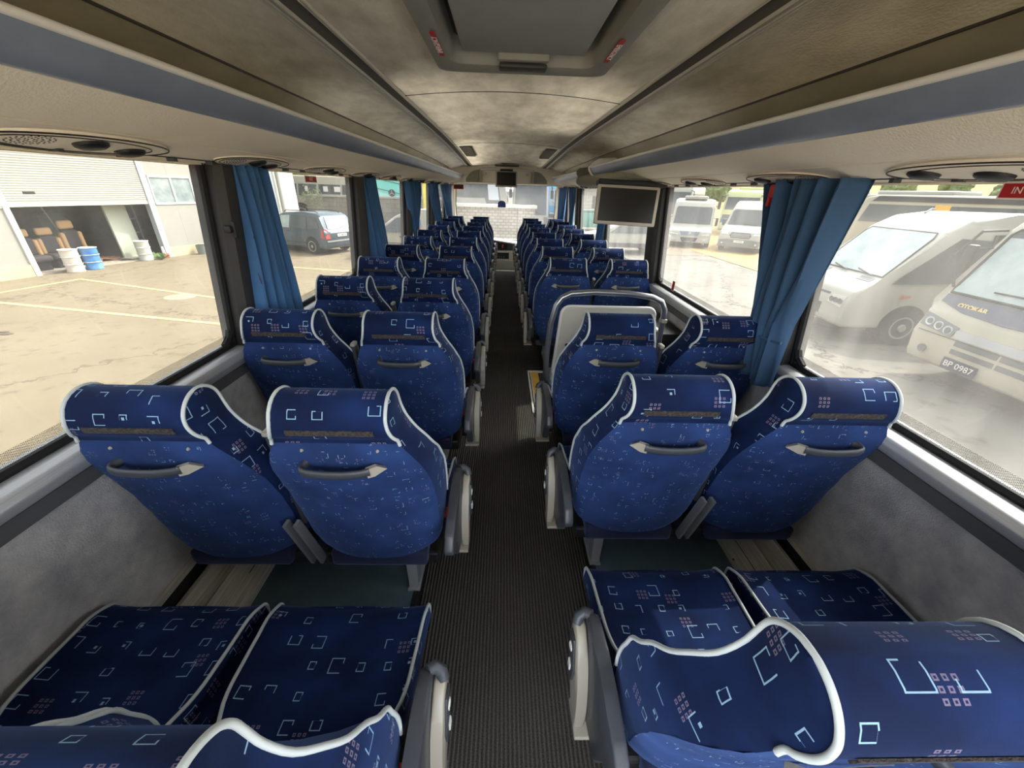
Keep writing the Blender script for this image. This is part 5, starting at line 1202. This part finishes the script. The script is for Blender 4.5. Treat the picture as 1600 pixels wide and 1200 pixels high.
# garage clutter: seat backs
def bucket(x, y, rz, lab, sc=1.0):
    o = empty('tan_vehicle_seat'); put(o, x, y, .03, rz); tag(o, lab, 'seat', 'tan seats stored in the garage')
    tan = mat('tan_leather', (190, 152, 106), .6); dk = mat('dark_seat_cloth', (60, 56, 60), .8)
    b = MB(); b.box(-.2, .2, .05, .17, .92, 1.14, .05); b.build('headrest', tan, o, smooth=50)
    b = MB(); b.box(-.2, .2, 0, .13, .42, .9, .04); b.build('backrest', dk, o, smooth=50)
    for s_ in (-1, 1):
        b = MB(); b.box(*sorted((s_ * .17, s_ * .29)), -.04, .13, .38, .85, .05); b.build('side_bolster', tan, o, smooth=50)
    b = MB(); b.box(-.27, .27, -.4, .1, .25, .42, .06); b.build('cushion', dk, o, smooth=50)
    b = MB(); b.box(-.2, .2, -.3, .05, 0, .26, .02); b.build('base', MT['black'], o)
    return o
bucket(1.62, .9, .1, 'tallest tan seat, standing behind the blue barrel').scale = (1.05, 1, 1.15)
bucket(1.02, .9, 0, 'tan seat standing behind the white barrel'); bucket(.40, .8, .0, 'leftmost tan seat in the garage opening')
b = MB()
for i in range(0): pass
pr = [(-.35, 0), (.35, 0), (.42, 1.3), (.1, 1.55), (-.38, 1.4)]
b.prism(pr, -.12, .12, 'y', .05); o = b.build('covered_stack', mat('dusty_green_tarpaulin', (112, 124, 104), .9, var=.15, scale=3), smooth=40); put(o, 2.1, 2.4, .03); tag(o, 'dusty green tarpaulin over a tall stack in the garage', 'tarpaulin')
b = MB(); b.prism([(-.3, 0), (.3, 0), (.18, .9), (-.1, 1.1), (-.28, .6)], -.05, .05, 'y', .02); o = b.build('green_cloth', mat('green_cloth', (70, 120, 92), .9), smooth=40); put(o, 1.35, 3.2, 1.2); tag(o, 'green cloth hanging behind the tallest tan seat', 'cloth')
b = MB(); b.tube([(0, 0, 0), (0, .1, 1.0), (0, .3, 2.4)], .025, 8); o = b.build('steel_tube', MT['bsteel']); put(o, 1.75, 1.3, .03); o.rotation_euler = (0, math.radians(-8), ga); tag(o, 'pale steel tube leaning near the middle of the garage opening', 'tube')
b = MB(); b.tube([(0, 0, 0), (0, .1, 1.2), (0, .2, 2.6)], .03, 8); o = b.build('steel_tube', MT['bsteel']); put(o, .9, 3.6, .03); tag(o, 'upright steel tube behind the white barrel seat', 'tube')
b = MB(); b.tube([(0, 0, 0), (0, .1, 1.2), (0, .2, 2.6)], .03, 8); o = b.build('steel_tube', MT['bsteel']); put(o, .45, 3.9, .03); tag(o, 'upright steel tube at the far left inside the garage', 'tube')
b = MB(); b.grid([[Vector((x * .12, y * .12, .05 + .05 * math.sin(x * 1.3 + y))) for x in range(6)] for y in range(5)]); o = b.build('scrap_sheet', mat('rusty_sheet', (168, 112, 86), .8)); o.modifiers.new('t', 'SOLIDIFY').thickness = .01; put(o, 2.0, .7, .05); tag(o, 'rusty orange sheet lying on the garage floor', 'scrap sheet')
b = MB(); b.grid([[Vector((x * .12, y * .1, .05 + .04 * math.cos(x * 1.1 + y))) for x in range(6)] for y in range(4)]); o = b.build('scrap_sheet', mat('pale_sheet', (196, 190, 174), .7)); o.modifiers.new('t', 'SOLIDIFY').thickness = .01; put(o, 2.45, .35, .04); tag(o, 'pale curled sheet lying beside the grey barrel', 'scrap sheet')
# barrels
def barrel(x, y, m_, m2, lab, h=.64, r=.20):
    o = empty('barrel'); put(o, x, y, 0); o.location.z = G; tag(o, lab, 'barrel', 'steel barrels by the garage')
    b = MB(); b.lathe([(r, 0), (r + .01, .02), (r, .04), (r, h * .33), (r + .012, h * .35), (r, h * .37), (r, h * .66), (r + .012, h * .68), (r, h * .70), (r, h - .03), (r + .01, h)], (0, 0, 0), 28); b.build('drum', m_, o, smooth=40)
    b = MB(); b.lathe([(r - .02, h - .02), (r - .03, h + .003)], (0, 0, 0), 28); b.build('lid', m2, o)
    for z in (h * .35, h * .68, h):
        b = MB(); b.tube([((r + .012) * math.cos(a), (r + .012) * math.sin(a), z) for a in [2 * PI * k / 28 for k in range(28)]], .009, 6, closed=True); b.build('hoop', MT['white'], o)
wb = mat('dirty_white_barrel', (204, 192, 180), .6, rgb2=(222, 216, 206), scale=4)
barrel(.72, -.2, wb, MT['cream'], 'dirty white barrel at the left of the garage opening'); barrel(1.22, -.2, mat('blue_barrel', (44, 116, 190), .5, rgb2=(110, 160, 210), scale=3), MT['cream'], 'bright blue barrel beside the dirty white one'); barrel(2.95, .05, mat('grey_white_barrel', (196, 196, 184), .6), MT['cream'], 'pale grey barrel in front of the pale door leaf')
o = empty('weed_clump'); put(o, 3.3, -.2, 0); o.location.z = G; tag(o, 'small green weeds beside the pale grey barrel', 'weeds')
b = MB()
for k in range(26):
    a = random.uniform(0, 6.28); r_ = random.uniform(.05, .22); b.slab([(0, 0, 0), (r_ * math.cos(a), r_ * math.sin(a), random.uniform(.1, .28)), (r_ * 1.2 * math.cos(a + .3), r_ * 1.2 * math.sin(a + .3), random.uniform(.05, .2))], .003)
b.build('leaves', mat('weed_green', (110, 140, 84), .8), o)
o = empty('canister'); put(o, 3.5, -.05, 0); o.location.z = G; tag(o, 'small dark red canister at the right foot of the garage door', 'canister')
b = MB(); b.box(-.12, .12, -.1, .1, 0, .16, .02); b.build('body', mat('dull_red', (176, 96, 78), .6), o); b = MB(); b.lathe([(.05, .16), (.04, .34), (.025, .40)], (.02, 0, 0), 12); b.build('neck', MT['white'], o)
o = empty('waste_drum'); put(o, 4.75, -.35, 0); o.location.z = G; tag(o, 'small grey-green open drum below the garage window', 'drum')
b = MB(); b.lathe([(.15, 0), (.17, .32), (.175, .34)], (0, 0, 0), 20); b.build('body', mat('grey_green_drum', (116, 124, 118), .6), o, smooth=40); b = MB(); b.lathe([(.16, .335), (.15, .345)], (0, 0, 0), 20); b.build('opening', MT['slot'], o)
o = empty('metal_stand'); put(o, 5.25, -.5, 0); o.location.z = G; tag(o, 'thin red metal stand on the yard below the garage window', 'stand')
b = MB(); b.tube([(0, 0, 0), (0, 0, .98)], .018, 6); b.tube([(0, 0, .98), (.45, 0, .98)], .018, 6); b.tube([(-.2, 0, .02), (.45, 0, .02)], .018, 6); b.tube([(.45, 0, .98), (.45, .3, .4)], .014, 6); b.build('bars', mat('red_paint', (196, 84, 78), .5), o)
# ---------------------------------------------------------------- estate car
v = Veh('estate_car', 'grey-blue estate car with red tail lamps parked by the block wall', (-10.62, 19.13), (-.91, .41),
        [(-.06, .24), (0, .38), (-.03, .62), (-.25, .78), (-1.0, .95), (-1.65, 1.40), (-1.95, 1.52), (-3.0, 1.58), (-3.75, 1.55), (-3.98, 1.46), (-4.16, 1.0), (-4.27, .86), (-4.27, .35), (-4.18, .24)], .87, .9, .30, MT['carpaint'], 'car', bev=.06)
v.front('rear_window', [(-.60, .98), (.60, .98), (.54, 1.44), (-.54, 1.44)], MT['vglass2'], .015, .012, rear=True)
for s_ in (-1, 1):
    v.front('tail_lamp', [(s_ * .62, .62), (s_ * .84, .62), (s_ * .80, 1.02), (s_ * .66, .92)], MT['redlamp'], .04, .006, rear=True)
    v.side('side_lamp', [(-4.22, .64), (-4.05, .66), (-4.10, .98), (-4.18, .94)], MT['redlamp'], s_, .02, .006)
    v.side('door_window', [(-1.35, .96), (-1.85, 1.40), (-2.35, 1.43), (-2.35, .96)], MT['vglass2'], s_, .012, .006)
    v.side('door_window', [(-2.45, .96), (-2.45, 1.43), (-3.25, 1.44), (-3.30, .96)], MT['vglass'], s_, .012, .006)
    v.side('door_window', [(-3.38, .96), (-3.34, 1.44), (-3.72, 1.42), (-3.98, 1.0)], MT['vglass'], s_, .012, .006)
    v.side('sill_strip', [(-1.2, .40), (-3.1, .40), (-3.1, .46), (-1.2, .46)], MT['grille'], s_, .02, .006)
    for y_ in (-1.25, -2.4, -3.3): v.side('door_seam', [(y_, .36), (y_ - .012, .36), (y_ - .012, .95), (y_, .95)], MT['slot'], s_, .008, .004)
    v.side('door_handle', [(-2.15, .84), (-2.32, .84), (-2.32, .87), (-2.15, .87)], MT['grille'], s_, .04, .012)
    v.wheel(-.80, .31, s_, .2, rimr=.66); v.wheel(-3.50, .31, s_, .2, rimr=.66); v.mirror(s_ * .98, -1.4, .98, .13, MT['carpaint'])
    b = MB(); b.tube([(s_ * .55, -1.9, 1.54), (s_ * .56, -2.0, 1.60), (s_ * .56, -3.6, 1.61), (s_ * .55, -3.75, 1.55)], .016, 6); b.build('roof_rail', MT['black'], v.o)
v.front('tailgate_strip', [(-.58, .84), (.58, .84), (.58, .90), (-.58, .90)], MT['rim'], .02, .006, rear=True)
v.plate(0, .74, .5, .11, 'CB 1806 XA', rear=True); v.front('rear_bumper_line', [(-.8, .50), (.8, .50), (.8, .56), (-.8, .56)], MT['rim'], .02, .012, rear=True)
b = MB(); b.tube([(.02, v.yr(1.0) - .03, 1.0), (.3, v.yr(1.08) - .03, 1.07)], .01, 6); b.build('wiper', MT['black'], v.o)
# alloy spokes on the visible rear wheel are cut by a five-arm insert
for wh in [c for c in v.o.children if c.name.startswith('wheel') and not c.name.startswith('wheel_arch')]:
    pass
# blue bags behind the car
for k, (x, y, s_, lab) in enumerate(((-6.25, 20.6, .45, 'lower blue waste bag behind the car tail'), (-6.6, 21.6, .6, 'taller blue waste bag against the block wall'))):
    b = MB(); res = bmesh.ops.create_icosphere(b.bm, subdivisions=4, radius=s_)
    for v_ in res['verts']:
        n_ = v_.co.normalized(); k_ = 1 + .08 * math.sin(n_.x * 11 + k) * math.cos(n_.y * 9) + .05 * math.sin(n_.z * 17 + n_.x * 5); v_.co = Vector((n_.x * s_ * k_ * .8, n_.y * s_ * k_ * .7, max(-s_ * .9, n_.z * s_ * k_ * 1.2))) + Vector((x, y, G + s_ * .9))
    tag(b.build('waste_bag', mat('blue_plastic_bag', (52, 88, 170), .35, rgb2=(150, 170, 214), scale=3), smooth=40), lab, 'bag')
# block wall, terrace and buses behind -----------------------------------
o = empty('block_wall', (-6.8, 23.0, G), 0, 'grey concrete block wall with pale coping behind the parked car', 'wall')
boxo('blocks', MT['block'], -3.7, 3.6, 0, .25, 0, 2.0, o); boxo('coping', MT['sheetw'], -3.75, 3.65, -.05, .3, 2.0, 2.1, o)
o = empty('block_wall', (.2, 22.6, G), 0, 'lower grey block wall running behind the white van', 'wall'); boxo('blocks', MT['block'], -3.3, -.6, 0, .25, 0, 1.7, o)
struct(boxo('ground_terrace', MT['gravel'], -30, 2.0, 23.3, 70, G - .05, G + .75))
v = coach('midibus', 'cream bus with large dark windows raised behind the block wall', (-14.6, 25.6, G + .6), (-1, .0), 6.3, 2.4, 1.1, MT['paintcream'], (1.4, 1.98), posts=False, mirrors=False)
for y_ in (-2.0, -3.0, -4.1, -5.4): v.side('window_post', [(y_, 1.38), (y_ - .10, 1.38), (y_ - .16, 2.0), (y_ - .06, 2.0)], MT['paintw'], 1, .02, .02); v.side('window_post', [(y_, 1.38), (y_ - .10, 1.38), (y_ - .16, 2.0), (y_ - .06, 2.0)], MT['paintw'], -1, .02, .02)
for y_, w_ in ((-4.5, .25), (-5.1, .4), (-3.5, .15)):
    v.side('window_paper', [(y_, 1.62), (y_ - w_, 1.62), (y_ - w_, 1.88), (y_, 1.88)], MT['lettwhite'], -1, .01, .02)
    v.side('window_paper', [(y_, 1.62), (y_ - w_, 1.62), (y_ - w_, 1.88), (y_, 1.88)], MT['lettwhite'], 1, .01, .02)
v = Veh('turquoise_coach', 'turquoise coach tail with round star badge above the white van', (-6.75, 35.8, G + .75), (0, 1), [(0, .4), (0, 2.0), (-.3, 3.0), (-.6, 3.1), (-10.6, 3.1), (-10.9, 2.8), (-11, 1.2), (-11, .4)], 1.2, 1.3, .03, MT['turq'], 'coach')
v.front('pale_lower', [(-1.15, .45), (1.15, .45), (1.15, 1.15), (-1.15, 1.75)], mat('pale_turquoise', (176, 232, 224), .4), .014, .01, rear=True)
for z_ in (1.55, 2.05, 2.5): v.front('groove', [(1.1, z_ - .15), (-1.1, z_ + .28), (-1.1, z_ + .31), (1.1, z_ - .12)], MT['grille'], .01, .018, rear=True)
for sg in (1, -1): v.wheel(-2.3, .45, sg); v.wheel(-8.3, .45, sg)
yb = v.yr(1.5) - .02
b = MB(); b.lathe([(.19, -.008), (.185, .008)], (.35, yb, 1.5), 24, 'y'); bd = b.build('round_badge', MT['grille'], v.o)
b = MB()
for a in (90, 210, 330): b.tube([(.35, yb - .012, 1.5), (.35 + .16 * math.cos(math.radians(a)), yb - .012, 1.5 + .16 * math.sin(math.radians(a)))], .018, 6)
b.build('star', MT['rim'], bd)
# white service van
v = Veh('service_van', 'white service van with blue lettering, nose behind the second blue curtain', (-5.75, 16.9), (-1, .02),
        [(-.05, .26), (0, .4), (-.05, .70), (-.3, .86), (-.85, 1.0), (-1.55, 1.55), (-2.0, 1.76), (-2.6, 1.84), (-4.2, 1.84), (-4.38, 1.6), (-4.4, .3)], .88, 1.0, .14, MT['paintw'], 'van')
for sg in (1, -1):
    v.side('cab_window', [(-1.05, 1.04), (-1.15, 1.14), (-1.70, 1.54), (-2.05, 1.55), (-2.05, 1.02)], MT['vglass'], sg, .014, .008)
    v.side('door_seam', [(-2.12, .35), (-2.135, .35), (-2.135, 1.62), (-2.12, 1.62)], MT['slot'], sg, .008, .004); v.side('door_handle', [(-1.75, .86), (-1.95, .86), (-1.95, .89), (-1.75, .89)], MT['grille'], sg, .03, .012)
    v.side('rub_strip', [(-.4, .62), (-4.3, .62), (-4.3, .65), (-.4, .65)], MT['grille'], sg, .02, .008)
    v.side('blue_sign', [(-2.2, 1.27), (-2.58, 1.27), (-2.58, 1.5), (-2.2, 1.5)], mat('sign_blue', (44, 104, 170), .5), sg, .01, .008); v.side('red_sign', [(-2.2, 1.18), (-2.58, 1.18), (-2.58, 1.26), (-2.2, 1.26)], mat('sign_red', (200, 70, 80), .5), sg, .01, .008)
    v.wheel(-.85, .32, sg); v.wheel(-3.55, .32, sg)
    for body_, z_ in (('SERVICE', 1.42), ('TEAM', 1.16)):
        text('lettering', body_, .21, mat('letter_blue', (52, 92, 150), .5), frame((sg * (v.w(z_) + .014), -3.22, z_), (0, sg, 0), (-sg * .14, 0, 1)), v.o, .003, .95, bold=.005)
v.front('windscreen', [(-.7, 1.06), (.7, 1.06), (.62, 1.5), (-.62, 1.5)], MT['vglass2'], .014, .01)
# yellow banner
o = empty('banner_flag', (-3.5, 18.4, G), 0, 'tall yellow feather banner behind the white service van', 'banner')
b = MB(); b.tube([(0, 0, 0), (0, 0, 2.2), (.1, 0, 3.25)], .015, 6); b.build('pole', MT['rim'], o)
b = MB(); b.grid([[Vector((x * .14 * (1 - .5 * (1 - i / 9)) + .02, .02 * math.sin(i * .8 + x * 3), 1.5 + i * .19)) for x in (0, .5, 1, 1.5, 2)] for i in range(10)]); q = b.build('cloth', mat('yellow_cloth', (236, 222, 110), .8), o, smooth=60); q.modifiers.new('t', 'SOLIDIFY').thickness = .004
# ---------------------------------------------------------------- in front of the windscreen
o = empty('stone_wall', (-.3, 13.0, G), 0, 'pale stone clad wall with flat coping in front of the windscreen', 'wall')
boxo('cladding', MT['stone'], -1.45, .68, 0, .35, 0, 2.1, o); boxo('pier', MT['stone'], .70, 1.22, -.06, .4, 0, 2.12, o); boxo('coping', mat('white_coping', (214, 212, 204), .7), -1.5, 1.27, -.1, .45, 2.11, 2.19, o)
st = empty('windscreen_sticker', (-.085, 9.26, -.285), 0, 'dark blue round-topped sticker with a yellow ring on the windscreen', 'sticker'); st.rotation_euler = (math.radians(-5), 0, 0)
b = MB(); pts = [(.085 * math.cos(a), .075 * math.sin(a)) for a in [PI * k / 16 for k in range(17)]] + [(-.085, -.06), (.085, -.06)]
b.prism(pts, -.001, .001, 'y'); b.build('field', mat('sticker_blue', (44, 64, 130), .5), st)
b = MB(); b.tube([(.04 * math.cos(a), -.002, .008 + .04 * math.sin(a)) for a in [2 * PI * k / 20 for k in range(20)]], .002, 5, closed=True); b.build('ring', mat('sticker_grey', (96, 110, 160), .5), st)
v = coach('coach', 'white coach side with slanted dark windows behind the stone wall', (.2, 26.0, G + .75), (1, .0), 5.5, 3.4, 1.2, MT['paintw'], (1.4, 2.9), glassm='vglass', posts=True)
for sg in (1, -1): v.side('door_glass', [(-.35, .9), (-1.15, .9), (-1.9, 2.9), (-.7, 2.9)], MT['vglass'], sg, .014, .018); v.side('door_pane', [(-.5, 1.3), (-1.1, 1.3), (-1.2, 2.4), (-.65, 2.4)], MT['lamp'], sg, .014, .03)
coach('coach', 'white coach front with long hanging mirrors right of the stone wall', (1.75, 28.5), (-.02, -1), 3.2, 3.5, 1.2, MT['paintw'], front_='vglass')
v = coach('coach', 'blue coach with curved dark front pillar beyond the white ones', (2.35, 34.0), (-.03, -1), 11, 3.5, 1.2, MT['blue'], front_='vglass', glassm='vglass')
for sg in (1, -1): v.side('dark_sweep', [(-.05, 1.0), (-.4, 2.0), (-1.6, 2.8), (-1.6, 3.1), (-.6, 3.1), (-.05, 1.6)], MT['grille'], sg, .014, .02)
coach('coach', 'turquoise coach with turquoise mirrors beside the blue coach', (5.3, 47.0), (-.03, -1), 11, 3.4, 1.2, mat('sky_turquoise', (56, 178, 214), .4), front_='vglass2', glassm='vglass2')
# seen through the forward right windows
o = empty('brick_building', (7.6, 42.0, G), 0, 'pale brick building with low red roof edge seen above the far seats', 'building'); boxo('walls', MT['stone2'], -.2, 7, 0, 6, 0, 3.2, o); b = MB(); b.prism([(-.4, 3.2), (7.2, 3.2), (3.4, 4.4)], -.3, 6.3, 'y'); b.build('roof', mat('faded_red_roof', (190, 130, 118), .8), o)
for k in range(3): boxo('window', MT['vglass'], 1.0 + 2.0 * k, 2.0 + 2.0 * k, -.02, .05, 1.2, 2.3, o)
o = empty('waste_container', (6.7, 32.5, G), 0, 'teal waste container in front of the pale brick building', 'container')
b = MB(); b.prism([(-1.1, .2), (1.1, .2), (1.3, 1.25), (-1.3, 1.25)], -.5, .5, 'y', .03); b.build('body', mat('teal_plastic', (60, 158, 146), .6), o, smooth=40); b = MB(); b.box(-1.35, 1.35, -.55, .55, 1.25, 1.42, .06); b.build('lid', mat('dark_teal', (44, 112, 106), .6), o, smooth=40)
for x_ in (-.9, .9):
    b = MB(); b.lathe([(.1, -.04), (.1, .04)], (x_, 0, .1), 14, 'y'); b.build('wheel', MT['tyre'], o)
# vegetation beyond the left wall
for k, (x, y, r_, h_) in enumerate(((-18.5, 44, 2.3, 5.4), (-14, 47, 2.3, 5.2), (-10.0, 43.5, 2.2, 5.0), (-23, 47, 2.4, 5.6), (-6, 47, 2.1, 4.8))): tree('tree', x, y, G + .7, r_, h_, 'green tree behind the buses beyond the block wall', 60 + k, group='trees beyond the block wall')
b = MB(); rnd = random.Random(4)
for k in range(240):
    p = Vector((-10.15 + rnd.uniform(-.4, .6), 22.82 + rnd.uniform(-.12, .04), G + 2.0 + rnd.gauss(0, .25))); a = rnd.uniform(0, 6.28); s_ = .06
    b.slab([p, p + Vector((s_ * math.cos(a), -.02, s_ * math.sin(a))), p + Vector((s_ * math.cos(a + 1.2), .02, s_ * math.sin(a + 1.2)))], .003)
o = b.build('creeper', MT['leaf']); tag(o, 'green creeper hanging over the corner of the block wall', 'creeper')
